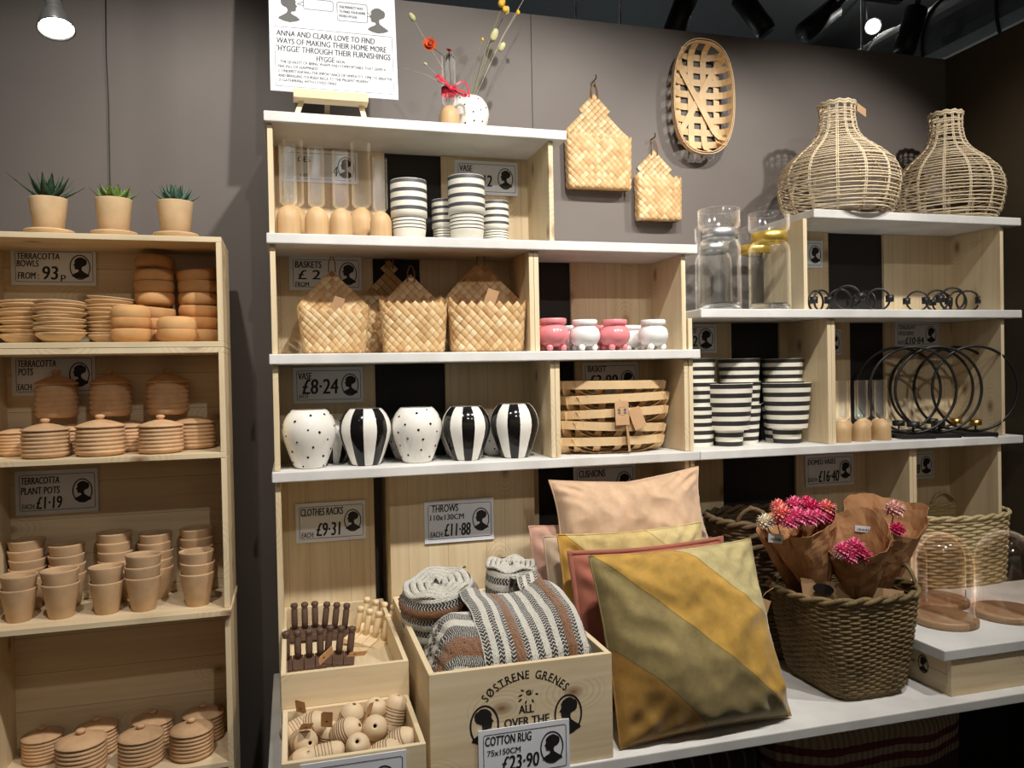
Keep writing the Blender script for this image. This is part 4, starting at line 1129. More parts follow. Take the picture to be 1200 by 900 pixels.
# ribbon
t = thing('ribbon_bow', 'crimson ribbon bow tied round the glass tube', 'ribbon', (X, Yv, pk.z))
R_ = .0292*kB+.0012
b = MB(); b.lathe([(R_, -.012), (R_+.0012, -.012), (R_+.0012, .010), (R_, .010), (R_, -.012)], 30); b.build('ribbon_band', M['ribbon'], t)
def rib(pts, wd, nm, nrm=Vector((.2, -.9, .3))):
    b = MB(); P = [Vector(p) for p in pts]; Q = []
    for i in range(len(P)-1):
        for k in range(4): Q.append(P[i].lerp(P[i+1], k/4))
    Q.append(P[-1]); ribbon(b, Q, [nrm.normalized()]*len(Q), wd, .0008); b.build(nm, M['ribbon'], t)
y = -R_-.004
rib([(0, y, 0), (-.012, y-.004, .012), (-.034, y-.004, .034), (-.046, y, .030)], .010, 'ribbon_tail')
rib([(-.002, y, .002), (-.02, y-.006, .016), (-.040, y-.003, .022)], .008, 'ribbon_tail')
rib([(0, y, 0), (.016, y-.006, .010), (.030, y-.006, .020), (.044, y-.004, .020), (.054, y-.002, .006), (.058, y, -.022)], .0055, 'ribbon_tail')
rib([(0, y, 0), (.018, y-.006, -.004), (.040, y-.006, -.010), (.050, y-.004, -.016), (.042, y-.001, -.022), (.022, y-.001, -.014), (0, y, 0)], .009, 'ribbon_loop')
b = MB(); b.ball((0, y, 0), .008, 10, 8, sc=(1, .7, 1)); b.build('ribbon_knot', M['ribbon'], t)
# stems of the dotted vase
V0 = Vector((X2, 2.47, Zt1+2.1*r2))
def sprig(lab, tip, bend, mat, heads, rad=.0011, tmat=None):
    t = thing('dried_grass_stem', lab, 'dried stem', (0, 0, 0), 0, 'dried stems in the dotted vase')
    p = W(*tip[:2], Y=tip[2]); m = W(*bend[:2], Y=bend[2])
    off = Vector(((m.x-X2)*.12, 0, 0))
    stemline('stem', [V0+off*.3+Vector((0, 0, -.10)), V0+off, m, p], rad, mat, t)
    for (hx, hy, hY, L, r, d, hm) in heads:
        b = MB(); c = W(hx, hy, Y=hY); egg(b, c, L, r, Vector(d), 0); b.build('grass_head', M[hm], t)
    return t
sprig('dried stem with yellow blossom reaching the picture top', (589, 6, 2.47), (568, 62, 2.47), M['stem_dry'], [(588, 3, 2.46, .03, .012, (.3, 0, 1), 'petal_yellow'), (592, 11, 2.455, .022, .010, (-.2, 0, 1), 'petal_yellow'), (593.5, 12.5, 2.462, .03, .010, (.3, 0, .9), 'bunny')])
sprig('dried stem with a pale green grass head in its middle', (580, 36, 2.48), (570, 68, 2.48), M['stem_dry'], [(579, 41, 2.475, .045, .013, (.4, 0, .9), 'bunny')])
sprig('dried stem with a drooping beige grass head', (588, 52, 2.44), (577, 62, 2.45), M['stem_dry'], [(588, 55, 2.44, .034, .010, (.5, 0, .8), 'bunny')], .0009)
sprig('dried stem with a small yellow bud right of the yellow blossom', (607, 14, 2.47), (590, 42, 2.47), M['stem_pale'], [(607, 14.5, 2.47, .016, .0065, (0, 0, 1), 'petal_yellow')], .0008)
sprig('long pale bare stem leaving the picture at the top', (618, -8, 2.5), (590, 40, 2.49), M['stem_pale'], [], .0009)
sprig('short dark stem between the pale ones', (589, 22, 2.49), (566, 66, 2.49), M['stem_dark'], [], .0012)
sprig('thin stem with a tiny yellow bud low on the left', (565, 47, 2.45), (553, 80, 2.46), M['stem_dry'], [(565.5, 46, 2.45, .011, .0045, (0, 0, 1), 'petal_yellow')], .0009)

# ================================================================ right shelves
Zr2, Zr1 = ZB['r2']+.0003, ZB['r1']+.0003
# --- glass lantern jars with a metal collar
def make_jar(metal):
    def f():
        t = thing('glass_jar', None, None); R = .0755
        b = MB()
        b.lathe([(0, 0), (R*.93, 0), (R*.99, .006), (R, .016), (R*.985, .205), (R*.95, .222), (R*.80, .236), (R*.76, .243), (R*.77, .262), (R*.86, .272), (R*.965, .280), (R*.985, .292), (R*.985, .335), (R*.965, .3365),
                 (R*.95, .335), (R*.95, .292), (R*.74, .26), (R*.73, .243), (R*.92, .215), (R*.955, .2), (R*.965, .018), (R*.93, .010), (0, .009)], 48)
        b.build('jar_body', M['glass'], t)
        b = MB(); b.lathe([(0, .0095), (R*.9, .0095), (R*.95, .013), (R*.95, .024), (0, .020)], 40); b.build('thick_bottom', M['glass_solid'], t)
        b = MB(); q = R*.80; b.lathe([(q, .237), (q+.0045, .2385), (q+.0045, .2695), (q, .271), (q-.001, .271), (q-.001, .237), (q, .237)], 44); b.build('metal_collar', M[metal], t)
        return t
    return f
G = 'glass jars with metal collars'
for x0, x1, Y, m, lab in ((818, 869, 2.385, 'steel', 'large glass jar with a silver collar in front at the left'), (877, 927, 2.385, 'gold', 'large glass jar with a gold collar in front beside the crate'), (814, 852, 2.55, 'steel', 'glass jar with a silver collar half hidden behind the front one'), (863, 903, 2.55, 'gold', 'glass jar with a gold collar behind the two front jars')):
    X, r = cyl(x0, x1, Y, 320)
    if Y > 2.5: X = W(x0+22, 320, Y=Y).x; r = .0655
    place('jar'+m, make_jar(m), (X, Y, Zr2), 0, lab, 'jar', G, r/.0755).scale = (r/.0755, r/.0755, r/.0755*1.075)

# --- rattan vases
M['rattan'] = plain('pale_rattan_cane', (216, 198, 168), .6, .14, 60)
def rprof(u):
    """radius, height for u 0..1 of the onion shaped vase (unit radius)"""
    P = [(0, .72, .00), (.06, .83, .04), (.15, .94, .20), (.27, 1.0, .45), (.37, .985, .63), (.47, .90, .80), (.57, .72, .96), (.66, .52, 1.10), (.74, .385, 1.22), (.82, .32, 1.36), (.91, .29, 1.53), (1, .295, 1.72)]
    for a, c in zip(P, P[1:]):
        if u <= c[0]: f = (u-a[0])/(c[0]-a[0]); return a[1]+(c[1]-a[1])*f, a[2]+(c[2]-a[2])*f
    return P[-1][1:]
def make_rattan(seed):
    def f():
        t = thing('rattan_vase', None, None); g = random.Random(seed); N = 48
        b = MB(); n = 37
        for i in range(n):
            u = (i+.5)/n if i < n-6 else (n-6+.5)/n+(i-n+6)*.021
            if u > 1: u = 1
            ph = g.random()*6; am = .004+.006*g.random(); tl = g.uniform(-.007, .007); ph2 = g.random()*6
            pts = []
            for k in range(N):
                a = 2*PI*k/N; uu = min(1, max(0, u+am*.5*math.sin(a*2+ph)+tl*math.sin(a+ph2))); r, z = rprof(uu)
                r += .006*math.sin(8*a+i*PI)
                pts.append((r*math.cos(a), r*math.sin(a), z))
            b.tube(pts, .0108, 5, True)
        b.build('woven_rings', M['rattan'], t)
        for k in range(14):
            a = 2*PI*k/14
            b = MB()
            for s in (-.014, .014):
                pts = []
                for i in range(22):
                    r, z = rprof(i/21); aa = a+s/max(r, .3)*1.0; rr_ = r-.004
                    pts.append((rr_*math.cos(aa), rr_*math.sin(aa), z))
                b.tube(pts, .011, 5)
            b.build('upright_cane', M['rattan'], t)
        b = MB()
        for z, r in ((1.70, .295), (1.735, .30)): b.tube([(r*math.cos(2*PI*k/40), r*math.sin(2*PI*k/40), z+.012*math.sin(12*2*PI*k/40)) for k in range(40)], .022, 6, True)
        b.build('rim', M['rattan'], t)
        b = MB(); b.lathe([(0, .012), (.70, .012), (.71, .02), (.70, .03), (0, .03)], 40); b.build('base_disc', M['rattan'], t)
        return t
    return f
for key, x0, x1, Y, yb, yt, lab, sd in (('rA', 910, 1057.5, 2.43, 0, 123, 'large pale rattan vase with a card tag on the top right board', 3), ('rB', 1042, 1180, 2.47, 0, 134.5, 'rattan vase without a tag at the right end of the top board', 4)):
    X, r = cyl(x0, x1, Y, 200)
    zt_ = W((x0+x1)/2, yt, Y=Y).z; hz = (zt_-Zr1)/1.745
    o = place(key, make_rattan(sd), (X, Y, Zr1), (0, 0, .3*sd), lab, 'vase', 'onion shaped rattan vases', r)
    o.scale = (r, r, hz)
X, r = cyl(910, 1057.5, 2.43, 200); zt_ = W(985, 123, Y=2.43).z
p = W(1009, 128, Y=2.40)
t = thing('card_tag', 'small kraft card tag hanging at the neck of the left rattan vase', 'tag', p); t.rotation_euler = (-.2, .25, .2)
b = MB(); b.prism([(-.022, -.016), (.026, -.022), (.026, .012), (-.020, .018)], -.0006, .0006); b.build('tag_card', M['kraft_card'], t)
b = MB(); b.tube([(-.018, 0, .012), (-.03, .012, .016), (-.045, .02, .008)], .0008, 5); b.build('tag_string', M['twine'], t)

# --- little black rings with a candle cup
def make_ringlet(side):
    def f():
        t = thing('ring_candle_holder', None, None); R = .043
        b = MB(); b.tube([(R*math.cos(2*PI*k/40), 0, R+.0044+R*math.sin(2*PI*k/40)) for k in range(40)], .0042, 8, True); b.build('ring', M['black_metal'], t)
        b = MB(); T = Matrix.Translation((side*R, 0, R+.0044-.011)); b.lathe([(0, 0), (.0155, 0), (.0155, .027), (.0135, .027), (.0135, .004), (0, .004)], 24, T=T); b.build('candle_cup', M['black_metal'], t)
        return t
    return f
G = 'small black ring candle holders'
base = [('mostly hidden behind the crate edge', 956, 2.47, 1.0, -1, .92), ('second ring from the crate edge, turned away', 963, 2.43, .9, -1, .9), ('ring behind the large front ring on the left', 984, 2.43, .35, -1, .95), ('largest front ring of the left group', 993, 2.36, .15, 1, 1.0),
        ('ring in shadow behind the large front one', 1008, 2.49, .3, -1, .85), ('ring right of the large front one', 1014, 2.455, -.5, -1, .92), ('right front ring of the left group', 1029, 2.38, .2, 1, .92)]
for lab, x, Y, rz, sd, k in base + [('leftmost ring of the right group', 1075, 2.40, .1, -1, .86), ('second ring of the right group', 1098, 2.42, .35, -1, .95), ('third ring of the right group', 1104, 2.47, .5, -1, .9), ('tallest ring in the middle of the right group', 1116, 2.38, .25, -1, 1.0),
        ('fifth ring of the right group', 1122, 2.45, .7, -1, .95), ('rightmost ring of the right group', 1134, 2.43, .25, 1, .95)]:
    place('ringlet%d' % sd, make_ringlet(sd), (W(x, 345, Y=Y).x, Y, Zr2), (0, 0, rz-.75), 'small black ring holder, '+lab, 'candle holder', G, k*.97)

# --- big striped pots
def make_bigpot():
    b = MB(); r0, r1, h = .066, .0795, .150; n = 10; out = [(0, 0), (r0, 0)]; mi = [0]
    for i in range(n):
        u0, u1 = i/n, (i+1)/n
        out += [(r0+(r1-r0)*u0, max(.0006, h*u0)), (r0+(r1-r0)*u1, h*u1-.0003)]; mi += [mi[-1], 1 if i % 2 == 1 else 0]
    out += [(r1, h+.001), (r1-.004, h+.001), (r1-.006, h-.004), (r0-.005, .008), (0, .008)]; mi += [0, 0, 0, 0, 0]
    b.lathe(out, 48, mi); return b.build('striped_pot', [M['matt_white'], M['matt_black']])
def make_smallpot():
    b = MB(); r0, r1, h = .046, .0550, .095; n = 6; out = [(0, 0), (r0, 0)]; mi = [0]
    for i in range(n):
        u0, u1 = i/n, (i+1)/n
        out += [(r0+(r1-r0)*u0, max(.0006, h*u0)), (r0+(r1-r0)*u1, h*u1-.0003)]; mi += [mi[-1], 1 if i % 2 == 0 else 0]
    out += [(r1-.004, h), (r1-.006, h-.004), (r0-.005, .008), (0, .008)]; mi += [0, 0, 0, 0]
    b.lathe(out, 48, mi); return b.build('striped_pot', [M['matt_white'], M['matt_black']])
G = 'big black and white striped pots'
for x0, x1, xb0, xb1, Y, ytop, yb, lab in ((824, 882.5, 833, 873, 2.425, 449.5, 499, 'left front stack'), (892.5, 951, 902, 941, 2.425, 448.5, 499, 'right front stack')):
    X, r = cyl(x0, x1, Y, 450); k = r/.0795; zt_ = W((x0+x1)/2, ytop, Y=Y).z
    place('smallpot', make_smallpot, (X, Y, Z4b), 0, 'small striped pot under the big one in the %s' % lab, 'pot', G, k*.95)
    place('bigpot', make_bigpot, (X, Y, max(zt_-.151*k, Z4b+.03)), 0, 'big striped pot nested on top in the %s' % lab, 'pot', G, k)
for x0, x1, lab in ((781, 836.5, 'back stack half hidden by the crate post'), (838.5, 894, 'middle back stack'), (893, 940.5, 'back stack behind the right front pots')):
    Y = 2.475; X, r = cyl(x0, x1, Y, 430)
    if x0 == 781: X = W(811, 430, Y=2.49).x
    k = .073/.0795; zt_ = W((x0+x1)/2, 420.5, Y=Y).z; za = Z4b
    n = 3
    hgt = .151*k; dz = (zt_-hgt-za)/2
    for i in range(3):
        place('bigpot', None, (X, Y+.0, za+dz*i), (0, 0, 0), '%s striped pot in the %s' % (stackword(i, 3), lab), 'pot', G, k)

# --- small glass bud vases (same kind as the upper ones)
G = 'glass bud vases on the long lower board'
for x0, x1, Y, lab in ((975, 998, 2.355, 'left bud vase of the front three beside the crate post'), (998, 1021, 2.36, 'middle bud vase of the front three'), (1021, 1044.5, 2.365, 'right bud vase of the front three beside the black rings')):
    X, r = cyl(x0, x1, Y, 500)
    o = bud(x0, x1, Y, Z4b, lab, G, None, 500); o.scale = (r/.043, r/.043, .66)
for x, Y, lab in ((989, 2.44, 'back bud vase between the left and middle front ones'), (1012, 2.445, 'back bud vase between the middle and right front ones'), (1030, 2.45, 'back bud vase behind the right front one'), (969, 2.45, 'back bud vase half hidden by the crate post')):
    o = place('bud', None, (W(x, 500, Y=Y).x+(.018 if x == 969 else 0), Y, Z4b), (0, 0, x), lab, 'bud vase', G, .76); o.scale = (.76, .76, .66)

# --- tall black circle holders on flat plates
def make_circle(metal):
    def f():
        t = thing('circle_candle_holder', None, None); R = .156; N = 64
        b = MB(); b.box(-.060, .060, -.042, .042, 0, .014); b.build('base_plate', M['black_metal'], t, bevel=.001)
        b = MB(); b.tube([(R*math.sin(2*PI*k/N), 0, .0145+.0045+R*(1-math.cos(2*PI*k/N))) for k in range(N)], .0052, 8, True); b.build('circle', M['black_metal'], t)
        b = MB(); b.lathe([(0, .023), (.003, .023), (.003, .040), (.021, .041), (.0215, .044), (.0215, .060), (.0195, .060), (.0195, .046), (0, .046)], 32); b.build('candle_cup', M[metal], t)
        return t
    return f
G = 'tall black circle candle holders'
for x, Y, m, rz, lab in ((1143, 2.345, 'brass', -.3, 'frontmost black circle holder with a brass cup at the right'), (1120, 2.44, 'brass', -.3, 'second black circle holder from the right, with a brass cup'), (1100, 2.36, 'black_metal', -.3, 'front black circle holder with a black cup in the middle of the row'), (1092, 2.47, 'black_metal', -.3, 'fourth black circle holder from the right'),
        (1070, 2.37, 'black_metal', -.3, 'fifth black circle holder from the right'), (1053, 2.445, 'black_metal', -.3, 'black circle holder behind the glass bud vases')):
    X = W(x, 490, Y=Y).x
    place('circ'+m, make_circle(m), (X, Y, Z4b), (0, 0, rz), lab, 'candle holder', G)

# ================================================================ boxes and crate on the platform
ZPF = ZP+.0005
def open_box(name, lab, x0, x1, y0, y1, z0, z1, floor=.012, th=.012, cat='box', mats=('pine_x', 'pine_y')):
    t = thing(name, lab, cat, ((x0+x1)/2, y0, z0)); w = (x1-x0)/2; d = y1-y0; h = z1-z0
    b = MB(); b.box(-w, w, 0, th, 0, h); f = b.build('front_board', M[mats[0]], t, bevel=.0012)
    b = MB(); b.box(-w, w, d-th, d, 0, h); b.build('rear_board', M[mats[0]], t, bevel=.0012)
    for s in (-1, 1):
        b = MB(); b.box(min(s*w, s*(w-th)), max(s*w, s*(w-th)), th+.0003, d-th-.0003, 0, h); b.build('side_board', M[mats[1]], t, bevel=.0012)
    b = MB(); b.box(-w+th, w-th, th, d-th, max(0, floor-.01), floor); b.build('floor_board', M[mats[1]], t)
    return t
B1 = open_box('pine_box', 'long pine box holding dark and pale clothes peg racks', -.040, .266, 1.957, 2.533, ZPF, .79, .148)
B2 = open_box('pine_box', 'low pine box full of ribbed wooden beads in front of the peg box', -.037, .262, 1.680, 1.955, ZPF, .707, .012)
CR = open_box('printed_crate', 'pine crate printed with a shop name and two oval heads, filled with striped throws', .285, .731, 1.767, 2.43, ZPF, .820, .012, .014, 'crate')
CX, CYF, CZT = (.285+.731)/2, 1.767, .820
# print on the crate front: layout units of 1/913 of the crate width
def crate_print(t, W_, y, ztop, axis='front', full=True, xf=None):
    Q = W_/913
    P = (lambda u, v, dy=0: xf(u*Q, v*Q, dy)) if xf else (lambda u, v, dy=0: (-W_/2+u*Q, y-.0006-dy, ztop-v*Q))
    b = MB()
    word = 'SØSTRENE GRENES'; cx, cyv, R = 470, 335, 262
    ws = [glyphs(ch)[2] if ch != ' ' else .45 for ch in word]; cap = 40; tot = sum(ws)*cap*.78+len(word)*8
    s = -tot/2
    for ch, wd in zip(word, ws):
        a = (s+wd*cap*.39)/R
        if ch != ' ':
            vs, fs, w = glyphs(ch); pts = []
            for px, py in vs:
                lx, ly = (px-w/2)*cap*.78, py*cap
                pts.append(P(cx+(R+ly)*math.sin(a)+lx*math.cos(a), cyv-(R+ly)*math.cos(a)+lx*math.sin(a)))
            b.add(pts, fs); b.add([(q_[0]+.0009, q_[1]-.0001, q_[2]) if not isinstance(q_, Vector) else q_ for q_ in pts], fs)
            for sx in (-1, 1):      # small foot serifs
                pts = []
                for (lx, ly) in ((-7, 0), (7, 0), (7, 4), (-7, 4)):
                    lx += sx*(w*cap*.36); pts.append(P(cx+(R+ly)*math.sin(a)+lx*math.cos(a), cyv-(R+ly)*math.cos(a)+lx*math.sin(a), .0001))
                if ch in 'RNT': b.add(pts, [(0, 1, 2, 3)])
        s += wd*cap*.78+8
    b.build('arched_lettering', M['ink'], t)
    b = MB()
    for tx, x, v, cap, wd in (('ALL', 468, 238, 40, 74), ('OVER THE', 470, 297, 42, 224)):
        vs, fs, w = glyphs(tx)
        for dx in (-1.6, 1.6): b.add([P(x-wd/2+px*wd/w+dx, v-py*cap, .0001*(dx > 0)) for px, py in vs], fs)
    b.build('lettering', M['ink'], t)
    b = MB()
    g = random.Random(2)
    for k in range(7):       # the little rose spray
        a0 = g.random()*6; r = 18-k*2.2; ox, oy = 482+g.uniform(-3, 3), 140+g.uniform(-3, 3); vs = []
        for i in range(9):
            a = a0+i*.5; vs += [P(ox+r*math.cos(a), oy+r*math.sin(a)*.85), P(ox+(r-3)*math.cos(a), oy+(r-3)*math.sin(a)*.85)]
        b.add(vs, [(2*i, 2*i+1, 2*i+3, 2*i+2) for i in range(8)])
    for lx, ly, an, L in ((452, 148, 2.9, 26), (448, 166, 2.5, 26), (470, 174, 1.9, 26), (495, 172, 1.1, 26), (512, 150, .3, 20), (460, 132, 3.5, 22)):
        b.add([P(lx, ly), P(lx+L*.5*math.cos(an)-5*math.sin(an), ly+L*.5*math.sin(an)+5*math.cos(an)), P(lx+L*math.cos(an), ly+L*math.sin(an)), P(lx+L*.5*math.cos(an)+5*math.sin(an), ly+L*.5*math.sin(an)-5*math.cos(an))], [(0, 1, 2, 3)])
    b.build('rose_emblem', M['ink'], t)
    for cx_, fl in ((260, -1), (680, 1)):
        b = MB(); n = 48; vs = []; cy = 272
        for k in range(n):
            a = 2*PI*k/n; vs += [P(cx_+72*math.cos(a), cy+98*math.sin(a)), P(cx_+63*math.cos(a), cy+89*math.sin(a))]
        b.add(vs, [(2*k, 2*((k+1) % n), 2*((k+1) % n)+1, 2*k+1) for k in range(n)]); b.build('oval_frame', M['ink'], t)
        b = MB(); h = 172
        pts = [P(cx_+fl*px*h*.86, cy+84-pz*h, .0001) for px, pz in HEAD]; b.add(pts, [tuple(range(len(pts)))]); b.build('head_silhouette', M['ink'], t)
crate_print(CR, .446, 0, .820-ZPF)
# price signs on the fronts
p0, p1 = W(560.5, 857.5, Y=1.76), W(667, 844.5, Y=1.76); sw = p1.x-p0.x
price_sign('white sign reading cotton rug 75 x 150 cm 23.90 on the printed crate', sw, .122, [('COTTON RUG', .07, .70, .17, .50), ('75x150CM', .09, .50, .11, .36), ('£23·90', .25, .19, .27, .40), ('EACH', .08, .10, .08, .16)], ((p0.x+p1.x)/2, 1.7605, p0.z-.061), cameo=(.80, .5, .13))
p0, p1 = W(352, 897, Y=1.674), W(476, 881, Y=1.674); sw = p1.x-p0.x
price_sign('white sign with an oval head at the picture bottom on the bead box', sw, .12, [], ((p0.x+p1.x)/2, 1.674, p0.z-.06), cameo=(.78, .5, .12))

# --- clothes peg racks in the long box
M['peg_dark'] = pine('dark_stained_wood', 'z', (92, 70, 58), knots=False); M['peg_pale'] = pine('pale_raw_wood', 'z', (232, 208, 168), knots=False)
def make_rack(n, mat):
    def f():
        t = thing('peg_rack', None, None); s = .030
        for i in range(n):
            x = (i-(n-1)/2)*s
            b = MB(); b.box(x-s*.48, x+s*.48, -.055, .02, -.016, 0); b.build('slat', M[mat], t, bevel=.002)
            b = MB(); b.lathe([(0, 0), (.0085, 0), (.0095, .02), (.0095, .058), (.007, .062), (.0105, .066), (.0105, .073), (.008, .077), (0, .078)], 16, T=Matrix.Translation((x, 0, 0)) @ Euler((-.12, 0, 0)).to_matrix().to_4x4()); b.build('peg', M[mat], t)
        return t
    return f
for x, y, n, m, rot, lab in ((357.5, 736, 3, 'peg_dark', (.1, 0, 0), 'dark stained peg rack at the back left of the peg box'), (392, 736, 3, 'peg_dark', (.1, .12, -.15), 'dark stained peg rack at the back middle of the peg box'), (356, 776, 4, 'peg_dark', (.15, 0, 0), 'dark stained peg rack at the front left of the peg box'), (397, 772, 3, 'peg_dark', (.12, .12, -.1), 'dark stained peg rack at the front middle of the peg box'),
        (434, 746, 4, 'peg_pale', (.1, .2, -.55), 'front pale peg rack at the right of the peg box'), (441, 733, 4, 'peg_pale', (.1, .2, -.55), 'rear pale peg rack at the right of the peg box')):
    p = W(x, y, Y={736: 2.455, 776: 2.235, 772: 2.235, 746: 2.36, 733: 2.45}[y]); p.z = max(p.z, .731)
    place('rack%s%d' % (m, n), make_rack(n, m), p, rot, lab, 'peg rack', 'peg racks in the long box')
for x, y, rot, lab in ((382, 768, (.5, -.5, .5), 'kraft tag lying on the front left dark peg rack'), (419, 766, (.9, .1, .2), 'kraft tag leaning on the pale peg rack')):
    p = W(x, y, Z=.758); t = thing('card_tag', lab, 'tag', p); t.rotation_euler = rot
    b = MB(); b.prism([(-.024, -.016), (.024, -.016), (.024, .016), (-.018, .016), (-.024, .010)], -.0006, .0006); b.build('tag_card', M['kraft_card'], t)
    b = MB(); b.prism([(x_*.004-.008, z_*.004) for x_, z_ in ((1, 0), (0, 1), (-1, 0), (0, -1))], -.0010, .0010); b.build('printed_mark', M['ink'], t)
# --- ribbed wooden beads
M['bead'] = plain('raw_turned_beech', (214, 190, 156), .6, .06, 12)
M['groove'] = plain('dark_groove', (120, 88, 58), .8)  # darker brown for the grooves and the bead hole
def make_bead(kind):
    def f():
        t = thing('wooden_bead', None, None); b = MB(); pr = []; mi = []
        R, L = (.031, .042) if kind == 'egg' else (.0275, .047)
        pr = [(.004, -L+.006), (.0042, -L+.001)]; mi = [1]
        n = 60
        for i in range(1, n):
            u = -1+2*i/n; e_ = 3.0 if kind == 'barrel' else 2.2
            r = R*(1-abs(u)**e_)**(1/2.0) if kind == 'egg' else R*(1-abs(u)**5)**(1/2.6)*(1-.06*u)
            g = 0
            for k in range(6):
                c = -.38+k*.15
                if abs(u-c) < .018: g = 1
            r2 = r-(.0016 if g else 0)
            if r2 > .0045: pr.append((r2, u*L)); mi.append(1 if g else 0)
        pr += [(.0042, L-.001), (.004, L-.006)]; mi += [0, 1]
        b.lathe(pr, 30, mi[:len(pr)-1]); b.build('turned_body', [M['bead'], M['groove']], t)
        return t
    return f
rb = random.Random(4)
BE = [(364, 830, 'egg', (1.2, 0, 1.2), .69, 'back left, lying behind the tagged one'), (355, 862, 'egg', (1.25, .15, .35), .685, 'front left showing its hole to the viewer'), (380, 878, 'barrel', (.1, 1.45, .15), .672, 'lying on its side at the front edge'), (409, 823, 'egg', (.2, .2, 0), .692, 'smooth round one at the back in the middle'), (435, 820, 'barrel', (.25, .1, .2), .69, 'standing at the back right of the middle'),
      (465, 824, 'barrel', (.2, .25, 1.0), .69, 'standing in the back right corner'), (405, 850, 'egg', (.7, .9, .3), .692, 'tilted in the centre with a black cord'), (439, 846, 'egg', (1.0, .2, -.2), .694, 'right of the centre with its hole in front'), (420, 869, 'barrel', (.75, -.35, .2), .68, 'leaning at the front in the middle'), (450, 876, 'egg', (.3, 1.2, .1), .672, 'low at the front right of the middle'),
      (469, 862, 'egg', (.9, .7, .8), .68, 'at the right front corner'), (349, 889, 'egg', (.4, .5, 0), .66, 'half hidden in the left front corner'), (345, 832, 'barrel', (.2, 1.2, .5), .685, 'in the left back corner'), (452, 838, 'egg', (1.1, .5, 1.5), .665, 'deep between the two standing barrels'), (385, 850, 'egg', (.2, 0, 0), .655, 'deep in the pile left of the centre')]
for x, y, k, rot, z, lab in BE:
    p = W(x, y, Z=z+.004); p.z = z-.012; p.x = min(max(p.x, .002), .222); p.y = min(max(p.y, 1.722), 1.915)
    place('bead'+k, make_bead(k), p, rot, 'ribbed wooden bead '+lab, 'wooden bead', 'ribbed wooden beads in the low box')
for x, y, rot, lab in ((352, 820, (.5, .2, -.5), 'upright kraft tag at the back left of the bead box'), (383, 843, (.35, .1, -.2), 'kraft tag leaning on the tagged bead left of the centre'), (359, 851, (.9, .1, .1), 'dark kraft tag over the front left bead'), (432, 835, (.2, .2, 1.0), 'kraft tag seen edge on in the middle of the bead box')):
    p = W(x, y, Z=.722); p.y = min(p.y, 1.925); t = thing('card_tag', lab, 'tag', p); t.rotation_euler = rot
    b = MB(); b.prism([(-.013, -.022), (.013, -.022), (.013, .022), (-.008, .022), (-.013, .016)], -.0006, .0006); b.build('tag_card', M['kraft_card'], t)
    b = MB(); b.prism([(x_*.003, z_*.003-.006) for x_, z_ in ((1, 0), (0, 1), (-1, 0), (0, -1))], -.0010, .0010); b.build('printed_mark', M['ink'], t)

# --- striped throws
def throwmat():
    t = NT('striped_terry_throw'); at = t.node('ShaderNodeAttribute', attribute_name='st'); sp = t.node('ShaderNodeSeparateXYZ'); t.link(at.outputs['Vector'], sp.inputs[0])
    s, q = sp.outputs[0], sp.outputs[1]
    nz = t.noise(at.outputs['Vector'], 60, 2)
    s = t.math('ADD', s, t.math('MULTIPLY', t.math('SUBTRACT', nz, .5), .005))
    fr = t.math('FRACT', t.math('DIVIDE', s, .160))
    W_, B_, H_ = lin((236, 231, 218)), lin((150, 100, 58)), (0, 0, 0)
    base = t.ramp(fr, [(0, B_), (.17, W_)], 'CONSTANT')
    hbm = t.ramp(fr, [(0, (0, 0, 0)), (.17, (1, 1, 1)), (.29, (0, 0, 0)), (.41, (1, 1, 1)), (.54, (0, 0, 0)), (.66, (1, 1, 1)), (.78, (0, 0, 0)), (.89, (1, 1, 1))], 'CONSTANT')
    tri = t.math('PINGPONG', s, .0075)
    f2 = t.math('FRACT', t.math('DIVIDE', t.math('ADD', q, t.math('MULTIPLY', tri, .9)), .0095))
    dark = t.math('MULTIPLY', t.math('LESS_THAN', f2, .70), hbm)
    col = t.mix(dark, base, lin((34, 32, 33)))
    obn = t.noise(t.obj((1, 1, 1)), 260, 2, .7)
    col = t.mix(t.math('MULTIPLY', t.math('SUBTRACT', obn, .35), .5), col, (0, 0, 0), 'MULTIPLY') if 0 else col
    t.bump(obn, 1.0, .012)
    return t.fin(col, .95, Sheen_Weight=.3)
M['throw'] = throwmat()
from mathutils import noise as mnoise
def nz3(p, s, a): return mnoise.noise_vector(Vector(p)*s)*a
def fuzz(s, p):
    """looped pile stands up on the brown bands"""
    f = (s/.160) % 1
    e = min(1, f/.03, (.17-f)/.03) if f < .17 else 0
    q = Vector(p)
    return .0055*e*(.6+mnoise.noise(q*230)) + .0012*mnoise.noise(q*150)
